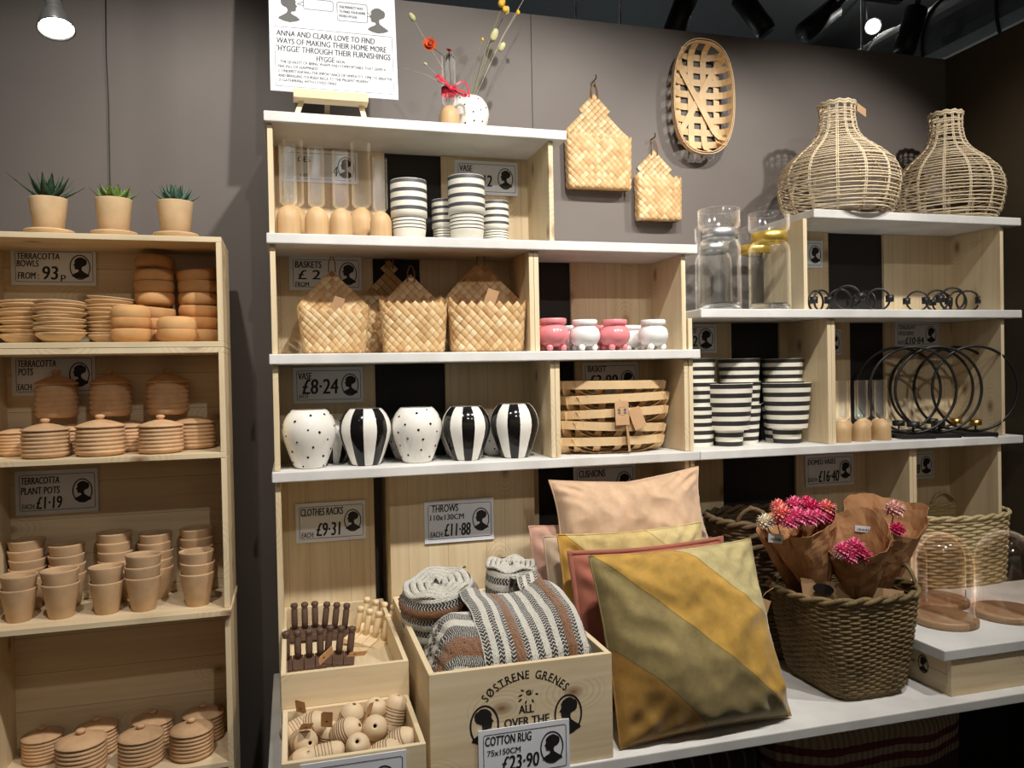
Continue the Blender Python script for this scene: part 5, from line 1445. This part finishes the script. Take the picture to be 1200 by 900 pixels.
def throw_roll(lab, c, rx, ry, h, tilt, off, seed):
    """rolled throw standing on end, spiral of layers on top"""
    t = thing('rolled_throw', lab, 'throw', c, 0, 'striped throws in the printed crate'); t.rotation_euler = tilt
    b = MB(); st = []; N = 150
    prof = [(1.0, 0), (1.02, .15), (1.03, .35), (1.02, .55), (1.03, .75), (1.01, .88), (.94, .96), (.86, 1.0)]
    for i in range(61):
        u = i/60; j = min(6, int(u*7)); f = u*7-j; r = prof[j][0]*(1-f)+prof[j+1][0]*f; z = (prof[j][1]*(1-f)+prof[j+1][1]*f)*h
        for k in range(N):
            a = 2*PI*k/N; w = .02*math.sin(3*a+seed)+.012*math.sin(z*150+seed)+fuzz(z+off, (a*rx*1.0, z, seed))/rx
            b.v.append((rx*(r+w)*math.cos(a), ry*(r+w)*math.sin(a), z)); st.append((z*1.0+off, a*rx, 0))
    for i in range(60):
        for k in range(N): b.f.append((i*N+k, i*N+(k+1) % N, (i+1)*N+(k+1) % N, (i+1)*N+k)); b.m.append(0); b.sm.append(True)
    b.build('rolled_side', M['throw'], t, attr={'st': st})
    # spiral layers
    b = MB(); st = []; turns = 4.2; n = 220; prev = None
    cs = [(-.5, 0), (-.42, .55), (0, .8), (.42, .55), (.5, 0)]
    for i in range(n+1):
        u = i/n; a = u*turns*2*PI+seed; rr_ = .93-.80*u; wd = .80/turns*1.02
        for q, (x, z) in enumerate(cs):
            r = rr_+x*wd*.9; zz = h*.985+z*.012+.006*math.sin(5*a+seed)
            b.v.append((rx*r*math.cos(a), ry*r*math.sin(a), zz)); st.append(((.034 if q in (0, 4) else .057), a*rx*rr_, 0))
    for i in range(n):
        for q in range(4): b.f.append((i*5+q, i*5+q+1, i*5+q+6, i*5+q+5)); b.m.append(0); b.sm.append(True)
    b.build('spiral_end', M['throw'], t, attr={'st': st})
    b = MB(); b.lathe([(0, h*.975), (1, h*.975)], 40); o = b.build('core', M['throw'], t, attr={'st': [(.057, 0, 0)]*len(b.v)}); o.scale = (rx*.93, ry*.93, 1)
    return t
throw_roll('thick rolled striped throw standing at the back left of the printed crate', (.405, 2.225, ZPF+.105), .108, .088, .260, (.22, -.14, .2), .118, .4)
throw_roll('slimmer rolled striped throw standing at the back middle of the printed crate', (.628, 2.315, ZPF+.10), .080, .072, .262, (.1, 0, 0), .045, 2.0)
def throw_fold(name, lab, fn, nu, nv, stf):
    t = thing(name, lab, 'throw', (0, 0, 0), 0, 'striped throws in the printed crate')
    b = MB(); st = [stf(i/(nu-1), j/(nv-1)) for j in range(nv) for i in range(nu)]
    def fz(u, v):
        P = fn(u, v); s_ = stf(u, v)[0]; nn = Vector((0, -.6, .8)) if v > .25 else Vector((0, .5, .85))
        return P+nn*fuzz(s_, P)
    b.sheet(fz, nu, nv); b.build('folded_cloth', M['throw'], t, attr={'st': st}, solid=.006)
    return t
def poly(P, u):
    L = [0]
    for a, c in zip(P, P[1:]): L.append(L[-1]+math.hypot(c[0]-a[0], c[1]-a[1]))
    s = u*L[-1]
    for i in range(len(P)-1):
        if s <= L[i+1]+1e-9: f = (s-L[i])/(L[i+1]-L[i]); return (P[i][0]*(1-f)+P[i+1][0]*f, P[i][1]*(1-f)+P[i+1][1]*f, s)
    return (*P[-1], L[-1])
def f1(u, v):
    x = .425+.287*u; y, z, s = poly([(2.20, .66), (2.19, .80), (2.16, .88), (2.08, .905), (2.0, .90), (1.92, .885), (1.86, .862), (1.81, .825), (1.797, .76), (1.797, .66)], v)
    e_ = min(1, (1-u)/.08); z = .64+(z-.64)*(1-(1-e_)**2*.55) if u > .5 else z
    hump = .020*math.sin(u*9+.6)*max(0, math.sin(v*PI))+.012*math.sin(u*17)*max(0, math.sin(v*PI*2))
    d = nz3((x*1.0, y, z), 9, .010); return Vector((x+d.x*.6, min(y+d.y*.4, 2.25), z+hump*.7+d.z))
throw_fold('folded_throw', 'large folded throw with stripes running back along the crate front', f1, 150, 110, lambda u, v: (.287*u*1.22+.062, v*.75, 0))
def f2(u, v):
    # rounded folded bundle at the left end, layers seen from the left front
    y, z, s = poly([(2.05, .66), (2.05, .80), (2.03, .87), (1.97, .893), (1.90, .880), (1.845, .85), (1.81, .82), (1.797, .77), (1.797, .66)], v)
    x = .309+.135*u; e_ = max(0, 1-u/.55); z = .64+(z-.64)*(1-.55*e_**2.4)
    d = nz3((x, y, z), 10, .007); fold = .006*math.sin(z*210)*(1-u)
    return Vector((x-fold*.5+d.x*.4, y+d.y*.3, z+d.z))
throw_fold('folded_throw', 'smaller folded throw with stacked layers at the left front of the crate', f2, 70, 120, lambda u, v: (.36-.36*v+.04+.02*u, u*.3, 0))
def f3(u, v):
    y, z, s = poly([(2.40, .66), (2.40, .83), (2.37, .885), (2.31, .90), (2.25, .885), (2.215, .84), (2.21, .66)], v)
    x = .545+.165*u; e_ = max(0, (u-.45)/.55); z = .64+(z-.64)*(1-.35*e_**2); d = nz3((x, y, z), 14, .012)
    return Vector((min(x+d.x, .713), min(y+d.y, 2.41), z+d.z))
def f3b(u, v):
    y, z, s = poly([(2.235, .66), (2.235, .85), (2.21, .905), (2.15, .925), (2.09, .905), (2.06, .86), (2.05, .66)], v)
    x = .60+.112*u; e_ = max(0, (u-.45)/.55); z = .64+(z-.64)*(1-.45*e_**2); d = nz3((x, y, z), 14, .012)
    return Vector((min(x+d.x, .713), y+d.y, z+d.z))
throw_fold('folded_throw', 'crumpled striped throw behind the large folded one at the right of the crate', f3b, 60, 60, lambda u, v: (.06+u*.2, v*.5, 0))

# ================================================================ cushions
def velvet(name, rgb, rough=.85, sheen=.5, var=.12, bands=None):
    t = NT(name); c = lin(rgb); v = t.obj((1, 1, 1), False)
    n = t.noise(v, 26, 5, .65); n2 = t.noise(v, 5, 3, .5, .6)
    f = t.math('ADD', t.math('MULTIPLY', n, .6), t.math('MULTIPLY', n2, .5))
    t.bump(t.noise(v, 420, 2), .2, .0008)
    if bands:
        cols, cuts, w, h = bands
        raw = t.node('ShaderNodeTexCoord'); sp = t.node('ShaderNodeSeparateXYZ'); t.link(raw.outputs['Object'], sp.inputs[0])
        d = t.math('ADD', t.math('DIVIDE', sp.outputs[0], w/2), t.math('DIVIDE', sp.outputs[2], h/2))
        g = t.math('DIVIDE', t.math('ADD', d, 2.0), 4.0)
        st = [(0, lin(cols[0]))]+[((k+2)/4, lin(cc)) for k, cc in zip(cuts, cols[1:])]
        base = t.ramp(g, st, 'CONSTANT')
        for k in cuts:
            sm = t.math('LESS_THAN', t.math('ABSOLUTE', t.math('SUBTRACT', d, k)), .009); base = t.mix(t.math('MULTIPLY', sm, .55), base, tuple(x*.35 for x in lin(cols[0])))
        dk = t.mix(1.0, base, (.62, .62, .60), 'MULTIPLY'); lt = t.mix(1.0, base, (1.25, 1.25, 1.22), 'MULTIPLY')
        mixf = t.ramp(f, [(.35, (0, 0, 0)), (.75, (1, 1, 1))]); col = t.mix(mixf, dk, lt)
    else:
        col = t.ramp(f, [(.35, tuple(x*(1-var*1.8) for x in c)), (.75, tuple(min(1, x*(1+var*1.6)) for x in c))])
    return t.fin(col, rough, Sheen_Weight=sheen, Sheen_Roughness=.4)
def cushion(lab, loc, rot, w, h, th, mat, seed, flange=0, sag=0, pinch=.05, wr=.012):
    t = thing('cushion', lab, 'cushion', loc, 0, 'velvet cushions on the platform'); t.rotation_euler = rot
    N = 56; b = MB(); g = random.Random(seed); off = Vector((g.random()*9, g.random()*9, g.random()*9))
    def sh(u, v):
        px = u*w/2*(1-pinch*(1-v*v)); pz = v*h/2*(1-pinch*(1-u*u)-(sag*(1-abs(u))*(1 if v > 0 else 0)*v))
        return px, pz
    for side in (-1, 1):
        def fn(a, c):
            u, v = a*2-1, c*2-1; px, pz = sh(u, v)
            k = max(0, (1-abs(u)**2.6)*(1-abs(v)**2.6)); y = th/2*k**.5*(1+.12*(-v))
            q = Vector((px, side*.3, pz))
            edge = min(1, k*6); wn = mnoise.noise(q*6+off)*wr*1.1+(.5-abs(mnoise.noise(Vector((px*5+pz*9, pz*3-px*7, side))*1.3+off)))*wr*.9+(.4-abs(mnoise.noise(Vector((px*12-pz*5, pz*11+px*3, side))*1.2+off*2)))*wr*.35
            corner = math.exp(-((1-abs(u))**2+(1-abs(v))**2)*6); wn += corner*math.sin((abs(u)-abs(v))*20+u*3)*.010
            return Vector((px, side*(y+wn*edge), pz))
        b.sheet(fn, N, N)
    b.build('cover', mat, t)
    pts = []
    for k in range(160):
        q = k/40; i = int(q); f = q-i; u, v = ((-1+2*f, -1), (1, -1+2*f), (1-2*f, 1), (-1, 1-2*f))[i]; px, pz = sh(u, v); pts.append((px, 0, pz))
    if flange:
        b = MB(); vs = []
        for x, y, z in pts: vs += [(x*.985, -.003, z*.985), (x+math.copysign(flange, x)*(abs(x) > w*.44)*1, -.003, z+math.copysign(flange, z)*(abs(z) > h*.44)), (x+math.copysign(flange, x)*(abs(x) > w*.44), .003, z+math.copysign(flange, z)*(abs(z) > h*.44)), (x*.985, .003, z*.985)]
        n = len(pts); b.add(vs, [(4*i+k, 4*i+(k+1) % 4, 4*((i+1) % n)+(k+1) % 4, 4*((i+1) % n)+k) for i in range(n) for k in range(4)], 0, True); b.build('flange', mat, t)
    else:
        b = MB(); b.tube(pts, .0028, 6, True); b.build('piping', mat, t)
    return t
CW = .485
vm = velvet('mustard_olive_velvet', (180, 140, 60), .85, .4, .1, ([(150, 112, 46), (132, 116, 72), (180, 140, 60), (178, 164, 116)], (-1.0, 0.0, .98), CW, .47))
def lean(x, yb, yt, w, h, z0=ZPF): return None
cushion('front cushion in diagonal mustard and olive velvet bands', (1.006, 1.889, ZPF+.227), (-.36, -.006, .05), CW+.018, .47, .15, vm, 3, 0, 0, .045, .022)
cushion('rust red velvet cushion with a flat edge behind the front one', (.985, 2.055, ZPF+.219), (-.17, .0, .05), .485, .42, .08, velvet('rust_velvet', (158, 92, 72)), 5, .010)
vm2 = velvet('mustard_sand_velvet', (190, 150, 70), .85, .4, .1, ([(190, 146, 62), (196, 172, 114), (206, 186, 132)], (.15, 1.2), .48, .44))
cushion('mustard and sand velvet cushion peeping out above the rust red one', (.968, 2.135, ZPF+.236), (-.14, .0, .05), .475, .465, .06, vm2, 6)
cushion('greige velvet cushion standing under the peach one', (.955, 2.215, ZPF+.225), (-.10, 0, .0), .485, .445, .08, velvet('greige_velvet', (182, 158, 134)), 8)
cushion('plump peach velvet cushion lying on top of the others below the price sign', (1.015, 2.275, 1.055), (-.22, -.03, .02), .515, .25, .14, velvet('peach_velvet', (206, 172, 140), .8, .6), 9, 0, .16, .07, .022)
cushion('pale pink velvet cushion half hidden at the left of the greige one', (.935, 2.315, ZPF+.235), (-.04, -.02, 0), .47, .465, .10, velvet('dusky_pink_velvet', (204, 160, 140)), 10)

# ================================================================ seagrass baskets
def grassmat(name, rgb, dark):
    t = NT(name); v = t.obj((1, 1, 1)); at = t.node('ShaderNodeAttribute', attribute_name='st'); sp = t.node('ShaderNodeSeparateXYZ'); t.link(at.outputs['Vector'], sp.inputs[0])
    c, d = lin(rgb), lin(dark)
    n = t.noise(t.obj((30, 30, 6)), 5, 3, .7); n2 = t.noise(v, 9, 3)
    f = t.math('ADD', t.math('MULTIPLY', n, .6), t.math('MULTIPLY', n2, .45))
    col = t.ramp(f, [(.3, d), (.55, c), (.75, tuple(min(1, x*1.3) for x in c))])
    t.bump(t.noise(t.obj((200, 200, 900)), 1, 2), .4, .002)
    return t.fin(col, .8)
M['seagrass'] = grassmat('brown_seagrass', (124, 104, 68), (52, 42, 26)); M['seagrass_dark'] = grassmat('dark_seagrass', (104, 84, 58), (56, 44, 30)); M['straw'] = grassmat('pale_straw', (198, 178, 134), (138, 118, 80))
def seagrass(name, lab, loc, bot, top, h, mat, pb=4.5, pt=2.8, rows=22, cols=76, rimr=.012, handles=(), rot=0, bulge=.0, amp=.0045, cat='basket', grp=None):
    """woven basket: bot/top = half sizes of a rounded rectangle at floor and rim"""
    t = thing(name, lab, cat, loc, rot, grp)
    def loop(a, k):
        p = pb+(pt-pb)*k; w = bot[0]+(top[0]-bot[0])*k+bulge*math.sin(PI*k); d = bot[1]+(top[1]-bot[1])*k+bulge*math.sin(PI*k)
        c, s = math.cos(a), math.sin(a); q = (abs(c)**p+abs(s)**p)**(-1/p); return Vector((w*c*q, d*s*q, 0))
    NR, NC = rows*4+1, cols*4
    b = MB(); g = random.Random(int(h*1e4)+rows)
    wob = [g.uniform(-.5, .5) for _ in range(rows+1)]
    for j in range(NR):
        k = j/(NR-1); r = int(j/4 if j < NR-1 else rows-1)
        for i in range(NC):
            a = 2*PI*i/NC; P = loop(a, k); n = Vector((P.x/top[0]**2, P.y/top[1]**2, 0)).normalized()
            prof = abs(math.sin(PI*(j/4)))**.6; over = math.cos(PI*(i/4.0+r))
            P = P+n*(amp*(.35+.65*over)*prof-amp*.8*(1-prof)); ro = min(1, k*14)
            P = Vector((P.x*(.93+.07*ro), P.y*(.93+.07*ro), h*k+wob[r]*.003*math.sin(3*a+r)*(0 if j in (0, NR-1) else 1)))
            b.v.append(tuple(P))
    for j in range(NR-1):
        for i in range(NC): b.f.append((j*NC+i, j*NC+(i+1) % NC, (j+1)*NC+(i+1) % NC, (j+1)*NC+i)); b.m.append(0); b.sm.append(True)
    b.build('woven_wall', mat, t, solid=.004)
    b = MB(); vs = [loop(2*PI*i/60, 0)*.93+Vector((0, 0, .004)) for i in range(60)]; b.add(vs, [tuple(range(60))]); b.build('bottom', mat, t)
    b = MB()
    for ph in (0, PI):       # twisted rim of two strands
        pts = []
        for i in range(220):
            a = 2*PI*i/220; P = loop(a, 1); n = Vector((P.x, P.y, 0)).normalized(); tw = a*11+ph
            pts.append(P+n*rimr*.55*math.cos(tw)+Vector((0, 0, h+rimr*.55*math.sin(tw))))
        b.tube(pts, rimr*.72, 6, True)
    o = b.build('twisted_rim', mat, t)
    for (a0, a1, hh) in handles:
        b = MB(); pts = []
        for i in range(15):
            u = i/14; P = loop(a0+(a1-a0)*u, 1); pts.append(P*1.01+Vector((0, 0, h+hh*math.sin(PI*u)**.7)))
        b.tube(pts, rimr*.62, 7); b.tube([p+Vector((0, 0, rimr*.5*math.sin(k*1.3))) for k, p in enumerate(pts)], rimr*.5, 6); b.build('handle', mat, t)
    return t
FB = (1.565, 1.995, ZPF)
seagrass('flower_basket', 'tapered brown seagrass basket full of wrapped flowers at the platform edge', FB, (.112, .140), (.198, .165), .285, M['seagrass'], 6, 2.8, 36, 44, .010, [(-.5, .15, .05)], 0, 0, .0038)
seagrass('seagrass_basket', 'large dark seagrass basket behind the front cushion, lower of the nested pair', (1.535, 2.335, ZPF), (.16, .15), (.205, .175), .365, M['seagrass_dark'], 3, 2.3, 30, 36, .012, [(-2.45, -1.95, .04)], grp=None)
seagrass('seagrass_basket', 'upper dark seagrass basket with a loop handle, nested in the larger one', (1.535, 2.335, ZPF+.10), (.14, .125), (.196, .166), .335, M['seagrass_dark'], 3, 2.3, 28, 36, .012, [(-2.55, -2.0, .055)])
seagrass('seagrass_basket', 'pale straw basket behind the glass domes at the right edge', (2.36, 2.40, ZPF), (.19, .11), (.225, .130), .385, M['straw'], 3, 2.4, 34, 36, .009, [(.9, 1.4, .05)])
p = W(887, 718, Y=1.93)
t = thing('card_tag', 'kraft card tag hanging at the left side of the flower basket', 'tag', p); t.rotation_euler = (0, .3, -.7)
b = MB(); b.prism([(-.026, -.045), (.026, -.045), (.026, .045), (-.026, .045)], -.0006, .0006); b.build('tag_card', M['kraft_card'], t)
b = MB(); b.prism([(.006*math.cos(a*.6), .006*math.sin(a*.6)) for a in range(10)], -.001, .001); b.build('printed_mark', M['ink'], t)
b = MB(); b.tube([(0, .001, .043), (.006, .01, .06), (.02, .03, .075)], .0012, 5); b.build('tag_string', M['twine'], t)

# --- wrapped bouquets
for n_, c_ in (('petal_pink', (232, 124, 164)), ('petal_magenta', (216, 78, 128)), ('petal_salmon', (238, 150, 142)), ('petal_blush', (240, 196, 190)), ('petal_cream', (238, 226, 206))):
    M[n_] = plain(n_, c_, .65, .22, 90)
def pompon(b, c, r, n=70, flat=.9):
    for i in range(n):
        u = (i+.5)/n; ph = math.acos(1-1.75*u); th = i*2.39996
        d = Vector((math.sin(ph)*math.cos(th), math.sin(ph)*math.sin(th), math.cos(ph)*flat))
        s = d.cross(Vector((0, 0, 1))); s = s.normalized() if s.length > .01 else Vector((1, 0, 0))
        w = r*.17; L = r*(.95+.12*math.sin(i*7.1)); up = s.cross(d).normalized()
        A = c+d*r*.25; m_ = c+d*L*.72+up*r*.05; T_ = c+d*L-up*r*.06
        b.add([A-s*w*.4, A+s*w*.4, m_+s*w, T_, m_-s*w], [(0, 1, 2, 3), (0, 3, 4)], 0, False)
def bouquet(lab, tip, opn, r, tall, flowers, seed, front=.35, peak=.0):
    """kraft cone from tip to the opening centre; the front edge is cut low"""
    t = thing('wrapped_bouquet', lab, 'bouquet', (0, 0, 0), 0, 'bouquets in the seagrass basket')
    ax = (opn-tip); H = ax.length; q = ax.normalized().to_track_quat('Z', 'Y').to_matrix(); g = random.Random(seed)
    fx_, fy_ = q @ Vector((1, 0, 0)), q @ Vector((0, 1, 0)); toward = Vector((-.62, -.78, 0))
    def fn(u, v):
        a = 2*PI*u*1.06; d = fx_*math.cos(a)+fy_*math.sin(a); fr = d.dot(toward)
        top = 1+tall*(1-max(-1, min(1, fr)))*.5-front*max(0, fr)+peak*math.exp(-((u-.5)/.07)**2)+.04*math.sin(a*3+seed)
        k = v*top; rad = r*(.20+.80*k**.85)*(1+.04*math.sin(a*4+seed)+.03*math.sin(a*9+seed*2)*v)
        cr = nz3((math.cos(a)*2+seed, math.sin(a)*2, v*4), 1.6, r*.10)
        return tip+ax*k+d*rad*(1+.04*u)+cr*v
    b = MB(); b.sheet(fn, 46, 16, 0, False); b.build('kraft_wrap', M['kraft'], t, solid=.0012)
    for (x, y, Y, rr_, m) in flowers:
        b = MB(); c = W(x, y, Y=Y); pompon(b, c, rr_*1.2); b.ball(c, rr_*.62, 10, 8); b.build('flower_head', M[m], t)
        b = MB(); b.tube([c, c.lerp(tip, .55)], .002, 5); b.build('stem', M['stem_dry'], t)
    return t
def PW3(x, y, Y): return W(x, y, Y=Y)
bq = bouquet('bouquet with many pink heads, left in the flower basket', PW3(962, 700, 1.965), PW3(938, 612, 1.985), .098, .12, [], 2, .12)
for (x, y, Y, r_, m) in ((917, 603, 1.93, .030, 'petal_salmon'), (934, 606, 1.91, .030, 'petal_pink'), (948, 608, 1.91, .027, 'petal_pink'), (931, 592, 1.98, .028, 'petal_pink'), (951, 596, 1.96, .030, 'petal_magenta'), (968, 596, 1.96, .028, 'petal_salmon'), (912, 594, 1.99, .024, 'petal_salmon'), (958, 606, 1.92, .024, 'petal_pink'), (970, 606, 1.95, .022, 'petal_magenta'), (926, 612, 1.90, .024, 'petal_pink'), (945, 590, 2.0, .024, 'petal_magenta')):
    b = MB(); c = W(x, y, Y=Y); pompon(b, c, r_*1.2); b.ball(c, r_*.62, 10, 8); b.build('flower_head', M[m], bq)
bouquet('back right bouquet with a tall paper peak and one pale pink head', PW3(1030, 705, 2.06), PW3(1035, 622, 2.05), .105, .42, [(1048, 597, 2.02, .030, 'petal_blush'), (1031, 618, 1.985, .028, 'petal_salmon'), (1051, 621, 1.985, .026, 'petal_magenta'), (1043, 627, 1.98, .016, 'petal_pink')], 5, .05, .12)
bouquet('small front bouquet of bright pink heads in a low cone', PW3(1008, 712, 1.93), PW3(1002, 638, 1.915), .090, .35, [(988, 645, 1.865, .026, 'petal_pink'), (1001, 641, 1.87, .028, 'petal_pink'), (1012, 652, 1.86, .024, 'petal_magenta'), (996, 652, 1.855, .024, 'petal_pink'), (1006, 646, 1.855, .022, 'petal_magenta'), (984, 650, 1.865, .018, 'petal_blush')], 9, .06)
bouquet('slim bouquet with a white pompon at the left rim of the basket', PW3(935, 700, 2.06), PW3(914, 622, 2.06), .062, .15, [(897, 612, 2.0, .026, 'petal_cream'), (910, 610, 2.01, .020, 'petal_pink')], 12, .1)
for x, y, Y, w, h_, rz, lab in ((909, 631, 1.965, .040, .026, -.65, 'white price sticker on the slim left bouquet'), (1011, 620, 1.968, .042, .018, -.6, 'white price sticker on the back right bouquet')):
    p = W(x, y, Y=Y); t = thing('price_sticker', lab, 'sticker', p); t.rotation_euler = (.0, .06, rz)
    b = MB(); b.box(-w/2, w/2, -.0008, .0008, -h_/2, h_/2); b.build('label_paper', M['paper'], t)
    b = MB()
    for k in range(11): b.box(-w*.36+k*w*.07, -w*.36+k*w*.07+w*(.02+.02*(k % 3)), -.0014, -.0009, -h_*.25, h_*.05)
    b.build('barcode', M['ink_grey'], t)
# kraft bag folded at the front inside the basket
t = thing('kraft_bag', 'flat kraft paper bag with a dark oval print lying in front of the bouquets', 'paper bag', (0, 0, 0))
A, B, C_, D_ = W(938, 677, Y=1.945), W(1058, 692, Y=1.905), W(1052, 722, Y=1.90), W(944, 720, Y=1.94)
b = MB(); b.sheet(lambda u, v: (A.lerp(B, u)).lerp(D_.lerp(C_, u), v)+Vector((0, -.012*math.sin(PI*u)-.004*math.sin(u*14), 0)), 24, 6, 0, False); b.build('bag_paper', M['kraft_card'], t, solid=.002)
c = W(964, 690, Y=1.922); b = MB(); ux = (B-A).normalized(); uz = (A-D_).normalized(); b.add([c+ux*.033*math.cos(k*2*PI/28)+uz*.016*math.sin(k*2*PI/28)+Vector((0, -.004, 0)) for k in range(28)], [tuple(range(28))]); b.build('oval_print', M['ink'], t)

# --- low table with glass domes
TZ = .700
t = thing('display_table', 'low table of a white board on a pine crate at the right edge', 'table', (1.77, 1.80, ZPF))
b = MB(); b.box(-.028, .84, -.006, .50, TZ-.0305-ZPF, TZ-ZPF); b.build('white_top', M['canvas'], t, bevel=.003)
b = MB(); b.box(0, .82, 0, .014, 0, TZ-.031-ZPF); b.build('front_board', M['pine_x'], t, bevel=.001)
b = MB(); b.box(0, .014, .0145, .46, 0, TZ-.031-ZPF); b.build('side_board', M['pine_side_h'], t, bevel=.001)
b = MB(); b.box(.806, .82, .0145, .46, 0, TZ-.031-ZPF); b.build('side_board', M['pine_side_h'], t, bevel=.001)
b = MB()
Hs = TZ-.031-ZPF
OY = W(1082, 774, X=1.77).y-1.80
n = 40; vs = []
for k in range(n):
    a = 2*PI*k/n; vs += [(-.0008, OY+.020*math.cos(a), Hs*.56+.027*math.sin(a)), (-.0008, OY+.017*math.cos(a), Hs*.56+.024*math.sin(a))]
b.add(vs, [(2*k, 2*((k+1) % n), 2*((k+1) % n)+1, 2*k+1) for k in range(n)]); b.build('oval_frame', M['ink'], t)
b = MB(); b.add([(-.0009, OY-px*.040, Hs*.56-.021+pz*.044) for px, pz in HEAD], [tuple(range(len(HEAD)))]); b.build('head_silhouette', M['ink'], t)
b = MB()
for tx, v, wd in (('ALL', .62, .022), ('OVER THE', .48, .066)):
    vs, fs, w = glyphs(tx); b.add([(-.0008, OY+.065+wd/2-px*wd/w, Hs*v+py*.011) for px, py in vs], fs)
b.build('lettering', M['ink'], t)
def acacia():
    t = NT('acacia_segments'); v = t.obj((1, 1, 1)); raw = t.node('ShaderNodeTexCoord'); sp = t.node('ShaderNodeSeparateXYZ'); t.link(raw.outputs['Object'], sp.inputs[0])
    fl = t.math('FLOOR', t.math('DIVIDE', t.math('ADD', sp.outputs[0], 1.0), .030)); wn = t.node('ShaderNodeTexWhiteNoise', noise_dimensions='1D'); t.link(fl, wn.inputs['W'])
    n = t.noise(t.obj((1, .12, 1)), 60, 3)
    f = t.math('ADD', t.math('MULTIPLY', wn.outputs['Value'], .6), t.math('MULTIPLY', n, .4))
    return t.fin(t.ramp(f, [(.15, lin((112, 82, 58))), (.45, lin((154, 120, 88))), (.8, lin((194, 164, 128)))]), .4)
M['acacia'] = acacia()
def make_dome():
    t = thing('glass_dome', None, None); R = .084; H = .245
    b = MB(); b.lathe([(0, 0), (.092, 0), (.0955, .003), (.0955, .016), (.092, .019), (0, .019)], 56); b.build('wooden_base', M['acacia'], t)
    b = MB(); pr = [(R, .0195), (R, H-R)]+[(R*math.cos(a), H-R+R*math.sin(a)) for a in [k*PI/2/12 for k in range(1, 12)]]+[(0, H)]
    inn = [(max(0, r-.002), z-(.002 if z > H-R else 0)) for r, z in reversed(pr)]
    b.lathe(pr+inn, 56); b.build('glass_cloche', M['glass_smoke'], t)
    b = MB(); a0 = -1.15; rr_ = R+.0006
    vs = []
    for k in range(5):
        a = a0+k*.05; vs += [(rr_*math.cos(a), rr_*math.sin(a), .024), (rr_*math.cos(a), rr_*math.sin(a), .062)]
    b.add(vs, [(2*k, 2*k+2, 2*k+3, 2*k+1) for k in range(4)], 0, True); st = b.build('price_label', M['paper'], t)
    b = MB(); vs = []
    for k in range(8): a = a0+.02+k*.02; b.add([((rr_+.0004)*math.cos(a+d), (rr_+.0004)*math.sin(a+d), z) for d, z in ((0, .034), (.009, .034), (.009, .055), (0, .055))], [(0, 1, 2, 3)])
    b.build('barcode', M['ink_grey'], st)
    return t
G = 'glass domes on the low table'
for x0, x1, Y, ytop, lab in ((1072, 1143, 1.995, 624, 'front glass dome on a wooden base beside the flower basket'), (1141.5, 1219, 1.985, 621, 'glass dome on a wooden base at the right picture edge')):
    X, r = cyl(x0, x1, Y, 700); zt_ = W((x0+x1)/2, ytop, Y=Y).z; k = r/.084
    o = place('dome', make_dome, (X, Y, TZ+.0004), (0, 0, .1 if x0 < 1100 else .0), lab, 'glass dome', G, k); o.scale = (k, k, (zt_-TZ)/.245)
    print('dome', X, r, zt_)
for x, Y, lab in ((1099, 2.165, 'glass dome behind the front one on the low table'), (1050, 2.20, 'glass dome showing its top between the bouquet and the second dome')):
    place('dome', None, (W(x, 640, Y=Y).x+(.015 if x == 1050 else .0), Y, TZ+.0004), (0, 0, 0), lab, 'glass dome', G, .98)

# --- rugs under the platform
def rugmat(name, stops, P, axis=2, rib=340):
    t = NT(name); raw = t.node('ShaderNodeTexCoord'); sp = t.node('ShaderNodeSeparateXYZ'); t.link(raw.outputs['Object'], sp.inputs[0])
    n = t.noise(t.obj((1, 1, 1), False), 18, 2); z = t.math('ADD', sp.outputs[axis], t.math('MULTIPLY', t.math('SUBTRACT', n, .5), .012))
    f = t.math('FRACT', t.math('DIVIDE', t.math('ADD', z, 2.0), P)); col = t.ramp(f, stops, 'CONSTANT')
    w = t.math('SINE', t.math('MULTIPLY', sp.outputs[0], float(rib))); col = t.mix(t.math('MULTIPLY', t.math('GREATER_THAN', w, .4), .35), col, lin((60, 50, 40)))
    t.bump(w, .6, .004); return t.fin(col, .9)
rA = rugmat('beige_rug_with_red_bands', [(0, lin((62, 40, 40))), (.30, lin((150, 132, 108))), (.40, lin((104, 42, 42))), (.50, lin((166, 148, 120))), (.60, lin((104, 42, 42))), (.70, lin((166, 148, 120)))], .21)
rB_ = rugmat('dark_striped_rug', [(0, lin((40, 36, 34))), (.85, lin((92, 84, 74)))], .05, 0, 260)
def rug(lab, x0, x1, y0, y1, z0, z1, mat, seed, grp='rugs under the platform'):
    t = thing('folded_rug', lab, 'rug', ((x0+x1)/2, (y0+y1)/2, 0), 0, grp); b = MB(); w, d = (x1-x0)/2, (y1-y0)/2
    def fn(u, v):
        a = 2*PI*u; p = 3.2; c, s = math.cos(a), math.sin(a); q = (abs(c)**p+abs(s)**p)**(-1/p)
        if v < .7: k = 1; z = z0+(z1-.05-z0)*v/.7
        else: f = (v-.7)/.3; k = max(0.0, math.cos(f*PI/2))**.5; z = z1-.05+.05*math.sin(f*PI/2)
        dn = nz3((c*2, s*2+seed, z*6), 1.3, .014)
        return Vector((w*c*q*k+dn.x, d*s*q*k+dn.y, z+dn.z*(1 if v > .6 else 0)))
    b.sheet(fn, 90, 40, closeu=True); b.build('rug_body', mat, t); return t
rug('beige rug with dark red bands folded under the platform edge', 1.26, 1.90, 1.83, 2.12, .0, .515, rA, 1)
rug('dark ribbed rug under the platform below the front cushion', .86, 1.22, 1.84, 2.15, .0, .505, rB_, 4)
rug('dark rug under the platform beside the printed crate', .62, .85, 1.86, 2.15, .0, .49, rB_, 6)
